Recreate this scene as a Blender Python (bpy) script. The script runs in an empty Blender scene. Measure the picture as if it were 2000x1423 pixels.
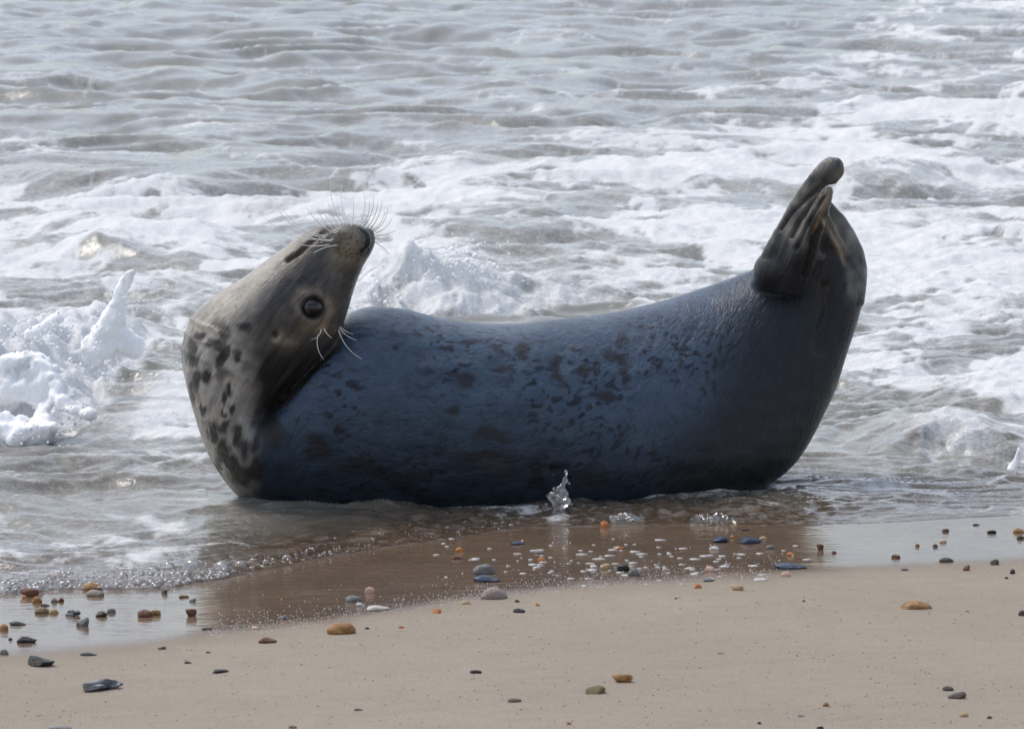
import bpy, bmesh, math, random
import numpy as np
from mathutils import Vector, Matrix
from mathutils.bvhtree import BVHTree

R = math.radians
random.seed(7)
rng = np.random.default_rng(7)
sc = bpy.context.scene
COL = sc.collection

# ------------------------------------------------------------------ camera
FPX, CU, CV = 9000.0, 1000.0, 711.5           # the photograph is 2000 x 1423
PITCH = R(7.49)
CAM = np.array([0.0, -10.0, 1.6])
cd = bpy.data.cameras.new('camera'); cam = bpy.data.objects.new('camera', cd); COL.objects.link(cam)
cd.sensor_width = 36.0; cd.lens = FPX / 2000.0 * 36.0
cd.clip_start = 0.1; cd.clip_end = 9000
cam.location = CAM; cam.rotation_euler = (math.pi / 2 - PITCH, 0, 0)
cd.dof.use_dof = True; cd.dof.focus_distance = 9.95; cd.dof.aperture_fstop = 18.0
sc.camera = cam

# ------------------------------------------------------------------ sky and sun
SUN_EL, SUN_AZ = R(57), R(-52)                # high on the left, a little behind the seal
w = bpy.data.worlds.new('World'); sc.world = w; w.use_nodes = True
nt = w.node_tree; nt.nodes.clear()
o_ = nt.nodes.new('ShaderNodeOutputWorld'); bg = nt.nodes.new('ShaderNodeBackground')
sky = nt.nodes.new('ShaderNodeTexSky'); sky.sky_type = 'NISHITA'; sky.sun_disc = False
sky.sun_elevation = SUN_EL; sky.sun_rotation = SUN_AZ
sky.air_density = 1.0; sky.dust_density = 2.5; sky.ozone_density = 1.5
tc = nt.nodes.new('ShaderNodeTexCoord')
mp = nt.nodes.new('ShaderNodeMapping'); mp.inputs['Scale'].default_value = (1, 1, 2.2)
cn = nt.nodes.new('ShaderNodeTexNoise'); cn.inputs['Scale'].default_value = 2.3; cn.inputs['Detail'].default_value = 6
cr = nt.nodes.new('ShaderNodeValToRGB'); cr.color_ramp.elements[0].position = 0.42; cr.color_ramp.elements[1].position = 0.72
cr.color_ramp.elements[0].color = (0.06, 0.06, 0.06, 1); cr.color_ramp.elements[1].color = (0.9, 0.9, 0.9, 1)
mx = nt.nodes.new('ShaderNodeMix'); mx.data_type = 'RGBA'
mx.inputs['B'].default_value = (8.0, 8.3, 8.9, 1)
L = nt.links.new
L(tc.outputs['Generated'], mp.inputs['Vector']); L(mp.outputs['Vector'], cn.inputs['Vector'])
L(cn.outputs['Fac'], cr.inputs['Fac']); L(cr.outputs['Color'], mx.inputs['Factor'])
L(sky.outputs['Color'], mx.inputs['A']); L(mx.outputs['Result'], bg.inputs['Color'])
bg.inputs['Strength'].default_value = 0.135
L(bg.outputs['Background'], o_.inputs['Surface'])
ld = bpy.data.lights.new('sun', 'SUN'); ld.energy = 1.7; ld.angle = R(20); ld.color = (1.0, 0.955, 0.88)
sun = bpy.data.objects.new('sun', ld); COL.objects.link(sun)
sdir = Vector((math.sin(SUN_AZ) * math.cos(SUN_EL), math.cos(SUN_AZ) * math.cos(SUN_EL), math.sin(SUN_EL)))
sun.rotation_euler = sdir.to_track_quat('Z', 'Y').to_euler(); sun.location = sdir * 30

sc.view_settings.view_transform = 'Standard'; sc.view_settings.look = 'None'
sc.view_settings.gamma = 1; sc.view_settings.use_curve_mapping = False
sc.view_settings.exposure = 0.38
sc.cycles.transparent_max_bounces = 12
sc.cycles.max_bounces = 8

# ------------------------------------------------------------------ numeric helpers
_perm = np.random.default_rng(3).permutation(256)
_perm = np.concatenate([_perm, _perm, _perm])
_ang = np.random.default_rng(4).random(256) * 2 * math.pi
_gx, _gy = np.cos(_ang), np.sin(_ang)
_g3 = np.random.default_rng(5).normal(size=(256, 3)); _g3 /= np.linalg.norm(_g3, axis=1)[:, None]
def pn(x, y, s=0):
    x = x + s * 17.31; y = y + s * 9.77
    xi = np.floor(x).astype(np.int64); yi = np.floor(y).astype(np.int64)
    fx = x - xi; fy = y - yi; xi &= 255; yi &= 255
    u = fx * fx * fx * (fx * (fx * 6 - 15) + 10); v = fy * fy * fy * (fy * (fy * 6 - 15) + 10)
    def g(ix, iy, dx, dy):
        h = _perm[_perm[ix & 255] + (iy & 255)] & 255
        return _gx[h] * dx + _gy[h] * dy
    a = g(xi, yi, fx, fy); b = g(xi + 1, yi, fx - 1, fy)
    c = g(xi, yi + 1, fx, fy - 1); d = g(xi + 1, yi + 1, fx - 1, fy - 1)
    return ((a + u * (b - a)) * (1 - v) + (c + u * (d - c)) * v) * 1.5
def pn3(p, s=0):
    p = p + s * np.array([13.7, 7.3, 3.9])
    i = np.floor(p).astype(np.int64); f = p - i; i &= 255
    u = f * f * f * (f * (f * 6 - 15) + 10)
    def g(a, b, c):
        h = _perm[_perm[_perm[(i[:, 0] + a) & 255] + ((i[:, 1] + b) & 255)] + ((i[:, 2] + c) & 255)] & 255
        gg = _g3[h]
        return gg[:, 0] * (f[:, 0] - a) + gg[:, 1] * (f[:, 1] - b) + gg[:, 2] * (f[:, 2] - c)
    def mixx(b, c): return g(0, b, c) + u[:, 0] * (g(1, b, c) - g(0, b, c))
    y0 = mixx(0, 0) + u[:, 1] * (mixx(1, 0) - mixx(0, 0)); y1 = mixx(0, 1) + u[:, 1] * (mixx(1, 1) - mixx(0, 1))
    return (y0 + u[:, 2] * (y1 - y0)) * 1.6
def fbm(x, y, n=4, s=0):
    r = 0; a = 1; t = 0
    for k in range(n):
        r = r + a * pn(x * 2 ** k, y * 2 ** k, s + k); t += a; a *= 0.5
    return r / t
def ss(a, b, x):
    t = np.clip((x - a) / (b - a), 0, 1); return t * t * (3 - 2 * t)

_cp, _sp = math.cos(PITCH), math.sin(PITCH)
def ray(u, v):
    a = (np.asarray(u, float) - CU) / FPX; b = (CV - np.asarray(v, float)) / FPX
    return np.stack([a, _cp + b * _sp, -_sp + b * _cp], -1)
def at_y(u, v, y):                       # where the sight line meets the upright plane y
    r = ray(u, v); t = (np.asarray(y) - CAM[1]) / r[..., 1]
    return CAM + r * t[..., None]
def at_z(u, v, z=0.0):
    r = ray(u, v); t = (np.asarray(z) - CAM[2]) / r[..., 2]
    return CAM + r * t[..., None]
def pix(p):
    q = np.asarray(p) - CAM
    f = q[..., 1] * _cp - q[..., 2] * _sp; up = q[..., 1] * _sp + q[..., 2] * _cp
    return CU + FPX * q[..., 0] / f, CV - FPX * up / f

def curve_of(pts):
    w_ = at_z([p[0] for p in pts], [p[1] for p in pts])
    xs, ys = w_[:, 0], w_[:, 1]
    s0 = (ys[1] - ys[0]) / (xs[1] - xs[0]); s1 = (ys[-1] - ys[-2]) / (xs[-1] - xs[-2])
    xs = np.concatenate([[xs[0] - 12], xs, [xs[-1] + 12]]); ys = np.concatenate([[ys[0] - 1.5], ys, [ys[-1] + 1.5]])
    return lambda x: np.interp(x, xs, ys)
_ysh = curve_of([(0, 1163), (110, 1152), (250, 1152), (330, 1149), (440, 1130), (560, 1106), (620, 1092), (700, 1079), (850, 1056), (960, 1040),
                 (1080, 1030), (1250, 1028), (1400, 1026), (1550, 1028), (1700, 1022), (1850, 1014), (2000, 1006)])
def ysh(x): return _ysh(x) + 0.016 * pn(x * 6, x * 0, 31) + 0.008 * pn(x * 17, x * 0, 32)
ywet = curve_of([(0, 1303), (100, 1298), (250, 1282), (400, 1262), (500, 1252), (640, 1237), (720, 1222), (850, 1203), (1000, 1180), (1150, 1165),
                 (1300, 1152), (1500, 1142), (1700, 1128), (1850, 1118), (2000, 1112)])
def sand_z(x, y):
    x = np.asarray(x, float); y = np.asarray(y, float)
    d = y - _ysh(x)
    z = np.where(d < 0, -0.022 * d, -0.035 * d)
    z = np.maximum(z, -1.5) if np.ndim(z) else max(float(z), -1.5)
    z = np.minimum(z, 1.1)
    f = ss(-0.2, -0.9, d)
    return z + (0.004 * pn(x * 1.3, y * 1.3, 41) + 0.0022 * pn(x * 4, y * 6, 42) + 0.0007 * pn(x * 14, y * 22, 43)) * (0.25 + 0.75 * f)
def on_sand(u, v):
    z = 0.0
    for _ in range(8):
        p = at_z(u, v, z); z = float(sand_z(p[0:1], p[1:2])[0])
    return at_z(u, v, z)

# ------------------------------------------------------------------ mesh helpers
def mesh_np(name, V, F, smooth=True):
    me = bpy.data.meshes.new(name)
    V = np.ascontiguousarray(V, np.float32); F = np.ascontiguousarray(F, np.int32); k = F.shape[1]
    me.vertices.add(len(V)); me.vertices.foreach_set('co', V.ravel())
    me.loops.add(F.size); me.loops.foreach_set('vertex_index', F.ravel())
    me.polygons.add(len(F)); me.polygons.foreach_set('loop_start', np.arange(0, F.size, k, dtype=np.int32))
    me.update(calc_edges=True); me.validate()
    if smooth: me.polygons.foreach_set('use_smooth', np.ones(len(me.polygons), bool))
    return me
def fattr(me, name, a):
    at = me.attributes.new(name, 'FLOAT', 'POINT'); at.data.foreach_set('value', np.ascontiguousarray(a, np.float32).ravel())
def vattr(me, name, a):
    at = me.attributes.new(name, 'FLOAT_VECTOR', 'POINT'); at.data.foreach_set('vector', np.ascontiguousarray(a, np.float32).ravel())
def cattr(me, name, a):
    at = me.attributes.new(name, 'FLOAT_COLOR', 'POINT')
    a = np.concatenate([a, np.ones((len(a), 1))], 1); at.data.foreach_set('color', np.ascontiguousarray(a, np.float32).ravel())
def link(name, me, mat=None, parent=None, label=None, cat=None, group=None, kind=None):
    o = bpy.data.objects.new(name, me); COL.objects.link(o)
    if mat is not None: me.materials.clear(); me.materials.append(mat)
    if parent is not None: o.parent = parent
    if label: o['label'] = label
    if cat: o['category'] = cat
    if group: o['group'] = group
    if kind: o['kind'] = kind
    return o
def grid_faces(nr, nc, wrap=False):
    i, j = np.meshgrid(np.arange(nr - 1), np.arange(nc if wrap else nc - 1), indexing='ij')
    a = i * nc + j; b = i * nc + (j + 1) % nc
    return np.stack([a, b, b + nc, a + nc], -1).reshape(-1, 4)
def remeshed(V, F, voxel, smooth_it=4, fac=0.5):
    me = mesh_np('tmp', V, F); o = bpy.data.objects.new('tmp', me); COL.objects.link(o)
    m = o.modifiers.new('r', 'REMESH'); m.mode = 'VOXEL'; m.voxel_size = voxel; m.use_smooth_shade = True
    if smooth_it:
        s = o.modifiers.new('s', 'SMOOTH'); s.factor = fac; s.iterations = smooth_it
    dg = bpy.context.evaluated_depsgraph_get(); dg.update()
    r = bpy.data.meshes.new_from_object(o.evaluated_get(dg))
    bpy.data.objects.remove(o); bpy.data.meshes.remove(me)
    r.polygons.foreach_set('use_smooth', np.ones(len(r.polygons), bool))
    return r
def verts_of(me):
    a = np.empty(len(me.vertices) * 3, np.float32); me.vertices.foreach_get('co', a); return a.reshape(-1, 3).astype(float)
def normals_of(me):
    a = np.empty(len(me.vertices) * 3, np.float32); me.vertex_normals.foreach_get('vector', a); return a.reshape(-1, 3).astype(float)
def set_verts(me, V):
    me.vertices.foreach_set('co', np.ascontiguousarray(V, np.float32).ravel()); me.update()
class Parts:                              # collects closed pieces (as triangles) for one surface
    def __init__(s): s.V = []; s.F = []; s.n = 0
    def add(s, V, F):
        F = np.asarray(F)
        if F.shape[1] == 4: F = np.concatenate([F[:, [0, 1, 2]], F[:, [0, 2, 3]]])
        s.V.append(np.asarray(V)); s.F.append(F + s.n); s.n += len(V)
    def get(s): return np.concatenate(s.V), np.concatenate(s.F)
_bm = bmesh.new(); bmesh.ops.create_icosphere(_bm, subdivisions=2, radius=1)
ICO2 = (np.array([v.co[:] for v in _bm.verts]), np.array([[v.index for v in f.verts] for f in _bm.faces])); _bm.free()
_bm = bmesh.new(); bmesh.ops.create_icosphere(_bm, subdivisions=3, radius=1)
ICO3 = (np.array([v.co[:] for v in _bm.verts]), np.array([[v.index for v in f.verts] for f in _bm.faces])); _bm.free()
_bm = bmesh.new(); bmesh.ops.create_icosphere(_bm, subdivisions=4, radius=1)
ICO4 = (np.array([v.co[:] for v in _bm.verts]), np.array([[v.index for v in f.verts] for f in _bm.faces])); _bm.free()
_bm = bmesh.new(); bmesh.ops.create_icosphere(_bm, subdivisions=1, radius=1)
ICO1 = (np.array([v.co[:] for v in _bm.verts]), np.array([[v.index for v in f.verts] for f in _bm.faces])); _bm.free()
def catmull(P, n):
    P = np.asarray(P, float); Q = np.concatenate([[2 * P[0] - P[1]], P, [2 * P[-1] - P[-2]]]); out = []
    for i in range(1, len(Q) - 2):
        for k in range(n):
            t = k / n
            out.append(0.5 * ((2 * Q[i]) + (Q[i + 1] - Q[i - 1]) * t + (2 * Q[i - 1] - 5 * Q[i] + 4 * Q[i + 1] - Q[i + 2]) * t * t
                              + (3 * Q[i] - Q[i - 1] - 3 * Q[i + 1] + Q[i + 2]) * t ** 3))
    out.append(Q[-2]); return np.array(out)
def tube(C, rad, nseg=12, flat=None):     # tapered round-ended tube along C; flat squeezes it along y
    C = np.asarray(C, float); n = len(C); V = []
    for i in range(n):
        t = C[min(i + 1, n - 1)] - C[max(i - 1, 0)]; t /= np.linalg.norm(t) + 1e-9
        a = np.array([0, 1.0, 0]); a -= t * a.dot(t)
        if np.linalg.norm(a) < 1e-3: a = np.array([1.0, 0, 0])
        a /= np.linalg.norm(a); b = np.cross(t, a); fy = 1.0 if flat is None else flat
        for k in range(nseg):
            q = 2 * math.pi * k / nseg
            V.append(C[i] + rad[i] * (b * math.cos(q) + a * math.sin(q) * fy))
    F = grid_faces(n, nseg, True); F = np.concatenate([F[:, [0, 1, 2]], F[:, [0, 2, 3]]])
    c0 = len(V); V += [C[0], C[-1]]
    cap = [[c0, (k + 1) % nseg, k] for k in range(nseg)] + [[c0 + 1, (n - 1) * nseg + k, (n - 1) * nseg + (k + 1) % nseg] for k in range(nseg)]
    return np.array(V), np.concatenate([F, np.array(cap)])

# ------------------------------------------------------------------ material helpers
class M:
    def __init__(s, name):
        s.m = bpy.data.materials.new(name); s.m.use_nodes = True; s.t = s.m.node_tree; s.t.nodes.clear()
        s.out = s.n('ShaderNodeOutputMaterial')
    def n(s, typ, **kw):
        x = s.t.nodes.new(typ)
        for k, v in kw.items(): setattr(x, k, v)
        return x
    def l(s, a, b): s.t.links.new(a, b)
    def surf(s, sh): s.l(sh, s.out.inputs['Surface']); return s.m
    def attr(s, name, o='Fac'): x = s.n('ShaderNodeAttribute'); x.attribute_name = name; return x.outputs[o]
    def noise(s, scale, detail=4, rough=0.55, vec=None, stretch=None, dist=0):
        x = s.n('ShaderNodeTexNoise'); x.inputs['Scale'].default_value = scale; x.inputs['Detail'].default_value = detail
        x.inputs['Roughness'].default_value = rough; x.inputs['Distortion'].default_value = dist
        if vec is None: vec = s.n('ShaderNodeTexCoord').outputs['Object']
        if stretch:
            mp_ = s.n('ShaderNodeMapping'); mp_.inputs['Scale'].default_value = stretch; s.l(vec, mp_.inputs['Vector']); vec = mp_.outputs['Vector']
        s.l(vec, x.inputs['Vector']); return x.outputs['Fac']
    def ramp(s, fac, stops):
        x = s.n('ShaderNodeValToRGB'); e = x.color_ramp.elements
        while len(e) < len(stops): e.new(0.5)
        for k, (p, c) in enumerate(stops):
            e[k].position = p; e[k].color = (c, c, c, 1) if np.isscalar(c) else (*c, 1)
        s.l(fac, x.inputs['Fac']); return x.outputs['Color']
    def math(s, op, a, b=None, c=None, clamp=False):
        x = s.n('ShaderNodeMath', operation=op); x.use_clamp = clamp
        for i, v in enumerate((a, b, c)):
            if v is None: continue
            if isinstance(v, (int, float)): x.inputs[i].default_value = v
            else: s.l(v, x.inputs[i])
        return x.outputs[0]
    def mapr(s, v, a, b, c=0.0, d=1.0, smooth=True):
        x = s.n('ShaderNodeMapRange'); x.interpolation_type = 'SMOOTHSTEP' if smooth else 'LINEAR'
        s.l(v, x.inputs['Value'])
        for k, q in zip(('From Min', 'From Max', 'To Min', 'To Max'), (a, b, c, d)): x.inputs[k].default_value = q
        return x.outputs['Result']
    def mixc(s, f, a, b, bt='MIX'):
        x = s.n('ShaderNodeMix'); x.data_type = 'RGBA'; x.blend_type = bt
        for k, v in (('Factor', f), ('A', a), ('B', b)):
            i = [q for q in x.inputs if q.name == k and (q.type == ('VALUE' if k == 'Factor' else 'RGBA'))][0]
            if isinstance(v, (int, float)): i.default_value = v
            elif isinstance(v, tuple): i.default_value = (*v, 1)
            else: s.l(v, i)
        return [q for q in x.outputs if q.type == 'RGBA'][0]
    def mixs(s, f, a, b):
        x = s.n('ShaderNodeMixShader')
        if isinstance(f, (int, float)): x.inputs[0].default_value = f
        else: s.l(f, x.inputs[0])
        s.l(a, x.inputs[1]); s.l(b, x.inputs[2]); return x.outputs[0]
    def bump(s, h, strength, dist, nrm=None):
        x = s.n('ShaderNodeBump'); x.inputs['Strength'].default_value = strength; x.inputs['Distance'].default_value = dist
        s.l(h, x.inputs['Height'])
        if nrm is not None: s.l(nrm, x.inputs['Normal'])
        return x.outputs['Normal']
    def pr(s, col, rough, **kw):
        x = s.n('ShaderNodeBsdfPrincipled')
        for k, v in [('Base Color', col), ('Roughness', rough)] + [(k.replace('_', ' '), v) for k, v in kw.items()]:
            i = x.inputs[k]
            if isinstance(v, (int, float)): i.default_value = v
            elif isinstance(v, tuple): i.default_value = (*v, 1) if len(v) == 3 and i.type == 'RGBA' else v
            else: s.l(v, i)
        return x.outputs['BSDF']

# ================================================================== SAND
def sand_material():
    m = M('wet_beach_sand')
    sd = m.attr('film')                                     # metres seaward of the film's edge
    jag = m.noise(9, 5, 0.6); jag = m.math('MULTIPLY', m.math('SUBTRACT', jag, 0.5), 0.10)
    jag2 = m.noise(260, 2, 0.6); jag2 = m.math('MULTIPLY', m.math('SUBTRACT', jag2, 0.5), 0.10)
    q = m.math('ADD', m.math('ADD', sd, jag), jag2)
    wet = m.mapr(q, -0.035, 0.085)
    damp = m.mapr(q, -0.16, 0.02)
    big = m.noise(1.6, 4, 0.6, stretch=(1, 1.6, 1)); mid = m.noise(14, 4, 0.6, stretch=(1, 1.8, 1)); fine = m.noise(420, 2, 0.7); gr = m.noise(1500, 1, 0.5)
    dry = m.ramp(big, [(0.3, (0.345, 0.292, 0.226)), (0.7, (0.385, 0.330, 0.260))])
    dry = m.mixc(m.mapr(mid, 0.35, 0.7, 0, 0.25), dry, (0.26, 0.21, 0.16))
    dry = m.mixc(m.mapr(fine, 0.52, 0.68, 0, 0.75), dry, (0.19, 0.15, 0.115))
    dry = m.mixc(m.mapr(fine, 0.46, 0.30, 0, 0.75), dry, (0.46, 0.43, 0.38))
    dry = m.mixc(m.mapr(gr, 0.62, 0.72, 0, 0.5), dry, (0.11, 0.085, 0.065))
    wcol = m.ramp(m.noise(5, 4, 0.6), [(0.3, (0.125, 0.076, 0.040)), (0.7, (0.19, 0.122, 0.068))])
    wcol = m.mixc(m.mapr(fine, 0.5, 0.75, 0, 0.5), wcol, (0.07, 0.05, 0.035))
    col = m.mixc(m.math('MULTIPLY', damp, 0.18), dry, wcol); col = m.mixc(wet, col, wcol)
    h = m.math('ADD', m.math('MULTIPLY', fine, 0.8), m.math('ADD', gr, m.math('MULTIPLY', mid, 1.5)))
    gb = m.bump(h, 0.7, 0.0035)
    rip = m.noise(26, 3, 0.5, stretch=(0.35, 2.2, 1)); cb = m.bump(rip, 0.6, 0.0022)
    crough = m.mapr(q, 0.0, 0.16, 0.34, 0.035)
    sh = m.pr(col, 0.85, Specular_IOR_Level=0.25, Normal=gb, Coat_Weight=wet, Coat_Roughness=crough, Coat_IOR=1.36, Coat_Normal=cb)
    return m.surf(sh)
ny, nx = 620, 560
rows = np.concatenate([-np.geomspace(1, 60, 40)[::-1] - 2.2, np.linspace(-3.15, 1.2, ny), np.geomspace(1.25, 2600, 60)])
s_ = np.linspace(-1, 1, nx); s_ = np.concatenate([-np.geomspace(1.02, 60, 24)[::-1], s_, np.geomspace(1.02, 60, 24)])
half = 1.55 + np.maximum(rows, -3) * 0.03
half = np.where(rows > 1.2, 1.6 + (rows - 1.2) * 0.8, np.maximum(half, 1.4))
X = s_[None, :] * half[:, None]; Y = np.repeat(rows[:, None], len(s_), 1)
Z = sand_z(X.ravel(), Y.ravel()).reshape(X.shape)
me = mesh_np('sand', np.stack([X, Y, Z], -1).reshape(-1, 3), grid_faces(len(rows), len(s_)))
fattr(me, 'film', (Y - ywet(X)).ravel())
link('sand', me, sand_material(), kind='structure', label='pale damp beach sand with a mirror-wet film')

# ================================================================== SEAL
#      top outline  bottom outline  depth  half width
RINGS = [((1578, 470), (1650, 478), .26, .030), ((1530, 490), (1676, 512), .26, .060), ((1478, 522), (1687, 560), .27, .085),
    ((1440, 538), (1676, 625), .27, .105), ((1390, 556), (1652, 700), .26, .125), ((1335, 575), (1622, 780), .24, .145),
    ((1270, 594), (1583, 858), .21, .165), ((1200, 609), (1530, 925), .17, .185), ((1120, 622), (1425, 982), .12, .205),
    ((1030, 632), (1240, 1018), .07, .22), ((940, 634), (1030, 1034), .03, .225), ((860, 622), (850, 1036), 0, .225),
    ((780, 604), (700, 1026), -.01, .22), ((700, 606), (580, 1008), -.02, .21), ((632, 660), (502, 984), -.03, .20),
    ((580, 738), (450, 950), -.04, .19), ((553, 783), (408, 880), -.05, .18), ((546, 790), (379, 805), -.065, .17),
    ((556, 776), (359, 728), -.08, .162), ((582, 752), (356, 668), -.095, .152), ((614, 722), (376, 615), -.105, .142),
    ((643, 688), (424, 574), -.115, .13), ((665, 648), (470, 545), -.12, .118), ((679, 605), (512, 515), -.12, .103),
    ((694, 560), (552, 485), -.12, .086), ((711, 522), (586, 461), -.12, .072), ((725, 498), (615, 445), -.12, .063),
    ((733, 478), (645, 438), -.12, .054), ((734, 462), (674, 437), -.12, .042), ((728, 450), (702, 440), -.12, .02)]
A = np.array([at_y(r[0][0], r[0][1], r[2]) for r in RINGS]); B = np.array([at_y(r[1][0], r[1][1], r[2]) for r in RINGS])
par = np.concatenate([A, B, np.array([[r[3]] for r in RINGS])], 1)
par = catmull(par, 6); NS = 72
V = []
for q in par:
    a, b, wd = q[:3], q[3:6], q[6]; c = (a + b) / 2; ax = (a - b) / 2
    for k in range(NS):
        t = 2 * math.pi * k / NS; ct, st = math.cos(t), math.sin(t)
        e = 0.92
        V.append(c + ax * (abs(ct) ** e * (1 if ct > 0 else -1)) + np.array([0, wd, 0]) * (abs(st) ** e * (1 if st > 0 else -1)))
nr = len(par); F = grid_faces(nr, NS, True); F = np.concatenate([F[:, [0, 1, 2]], F[:, [0, 2, 3]]])
V += [(par[0, :3] + par[0, 3:6]) / 2, (par[-1, :3] + par[-1, 3:6]) / 2]; c0 = nr * NS
caps = [[c0, (k + 1) % NS, k] for k in range(NS)] + [[c0 + 1, (nr - 1) * NS + k, (nr - 1) * NS + (k + 1) % NS] for k in range(NS)]
SP = Parts(); SP.add(np.array(V), np.concatenate([F, np.array(caps)]))
MP = 1.0 / 893.0
def limb(pts, flat=None):                 # pts: (u, v, depth, radius px)
    q = catmull([(p[0], p[1], p[2], p[3]) for p in pts], 6)
    C = np.array([at_y(a[0], a[1], a[2]) for a in q]); SP.add(*tube(C, np.maximum(q[:, 3], 2) * MP, 16, flat))
def ball(u, v, d, ru, rv, rd):
    c = at_y(u, v, d); SP.add(c + ICO3[0] * np.array([ru * MP, rd * MP, rv * MP]), ICO3[1])
# near hind flipper: digits pressed together, the outer one longest
limb([(1500, 560, .20, 34), (1522, 500, .17, 36), (1548, 440, .155, 27), (1580, 378, .15, 21), (1604, 345, .15, 22), (1622, 330, .15, 24), (1633, 325, .15, 20)], .8)
limb([(1520, 560, .18, 34), (1546, 490, .145, 30), (1570, 430, .135, 19), (1594, 390, .135, 12), (1606, 372, .135, 7)], .9)
limb([(1530, 560, .17, 34), (1556, 495, .13, 27), (1580, 440, .12, 16), (1600, 396, .12, 9), (1609, 378, .12, 5)], .9)
limb([(1540, 565, .16, 34), (1566, 500, .12, 30), (1585, 450, .105, 23), (1602, 410, .10, 19), (1614, 380, .10, 13), (1620, 364, .10, 7)], .8)
ball(1520, 528, .18, 50, 44, 50)
ball(1630, 331, .15, 20, 24, 15); ball(1622, 346, .15, 20, 17, 15)
# far hind flipper, folded with its pale edge towards the near one
limb([(1655, 590, .26, 34), (1664, 530, .27, 30), (1656, 480, .28, 24), (1638, 434, .29, 17), (1620, 402, .29, 10), (1611, 386, .29, 5)], 1.2)
limb([(1655, 575, .255, 28), (1651, 525, .245, 21), (1637, 486, .235, 15), (1621, 448, .23, 11), (1609, 420, .23, 8), (1604, 405, .23, 4)], 1.0)
limb([(1640, 570, .25, 20), (1620, 500, .25, 14), (1600, 455, .25, 9)], 1.0)
ball(1612, 490, .25, 34, 62, 34)
# muzzle pads, chin and brow
ball(680, 470, -.163, 46, 34, 34); ball(690, 466, -.075, 38, 30, 34); ball(640, 462, -.12, 30, 22, 40)
ball(716, 464, -.12, 18, 22, 26)
seal_me = remeshed(*SP.get(), 0.0042, 5, 0.5)
V = verts_of(seal_me); N = normals_of(seal_me); U_, W_ = pix(V)
front = ss(0.25, -0.05, N[:, 1])
def seg_dist(pts):
    d = np.full(len(V), 1e9)
    for (x0, y0), (x1, y1) in zip(pts[:-1], pts[1:]):
        t = np.clip(((U_ - x0) * (x1 - x0) + (W_ - y0) * (y1 - y0)) / ((x1 - x0) ** 2 + (y1 - y0) ** 2), 0, 1)
        d = np.minimum(d, np.hypot(U_ - x0 - t * (x1 - x0), W_ - y0 - t * (y1 - y0)))
    return d
MOUTH = [(650, 442), (626, 458), (604, 476), (584, 494), (562, 508)]
NOSTRIL = [(706, 446), (716, 456), (720, 470), (716, 486), (706, 494)]
FOLDS = [[(1600, 366), (1575, 388), (1545, 418), (1525, 448)], [(1607, 372), (1585, 398), (1563, 430), (1545, 462)], [(1610, 384), (1590, 415), (1572, 448), (1556, 486)],
         [(1592, 452), (1580, 500), (1568, 540)]]
TAILC = [(1612, 560), (1616, 610), (1606, 640), (1602, 680)]
FARE = [(1606, 420), (1624, 450), (1646, 486), (1664, 520)]
disp = np.zeros(len(V))
disp -= 0.0075 * np.exp(-(seg_dist(MOUTH) / 4.5) ** 2) * front
disp -= 0.005 * np.exp(-(seg_dist(NOSTRIL) / 4.0) ** 2) * front
for f_ in FOLDS: disp -= 0.008 * np.exp(-(seg_dist(f_) / 3.6) ** 2) * front
disp -= 0.009 * np.exp(-(seg_dist(TAILC) / 10) ** 2) * front
disp -= 0.006 * np.exp(-(seg_dist(FARE) / 4) ** 2) * front
disp -= 0.008 * np.exp(-(np.hypot(U_ - 538, W_ - 655) / 6) ** 2) * front
de = np.hypot(U_ - 610, W_ - 601)
disp += front * (0.004 * np.exp(-((de - 27) / 8) ** 2) - 0.007 * np.exp(-(de / 15) ** 2))
body = ss(380, 600, U_) * ss(1640, 1500, U_)
disp += body * front * 0.0022 * pn(U_ / 60, W_ / 34, 3) * ss(640, 720, W_)
wr_ = ss(1480, 1520, U_) * ss(560, 480, W_); disp += wr_ * front * 0.0013 * pn3(np.stack([V[:, 0] * 2.2 + V[:, 2] * 1.2, V[:, 1], V[:, 2] * .9 - V[:, 0] * .4], 1) * 34, 17)
disp += 0.0035 * pn3(V * 9, 2) * ss(0.35, 0.2, np.hypot(V[:, 0] - V[:, 0].min() - .2, 0) * 0 + 0.2)
for k, (yy, am) in enumerate([(640, .0), (668, .003), (700, .0035), (735, .003)]):
    disp += am * front * np.exp(-((W_ - (yy + (U_ - 470) * 0.45 + 6 * pn(U_ / 30, W_ / 30, k))) / 6) ** 2) * ss(540, 470, U_)
V = V + N * disp[:, None]; set_verts(seal_me, V)

_ah = np.interp(W_, [440, 640, 800, 950], [0.78, 0.9, 1.3, 1.4])
hs_ = V[:, 0] * np.cos(_ah) + V[:, 2] * np.sin(_ah); ht_ = -V[:, 0] * np.sin(_ah) + V[:, 2] * np.cos(_ah)
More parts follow.
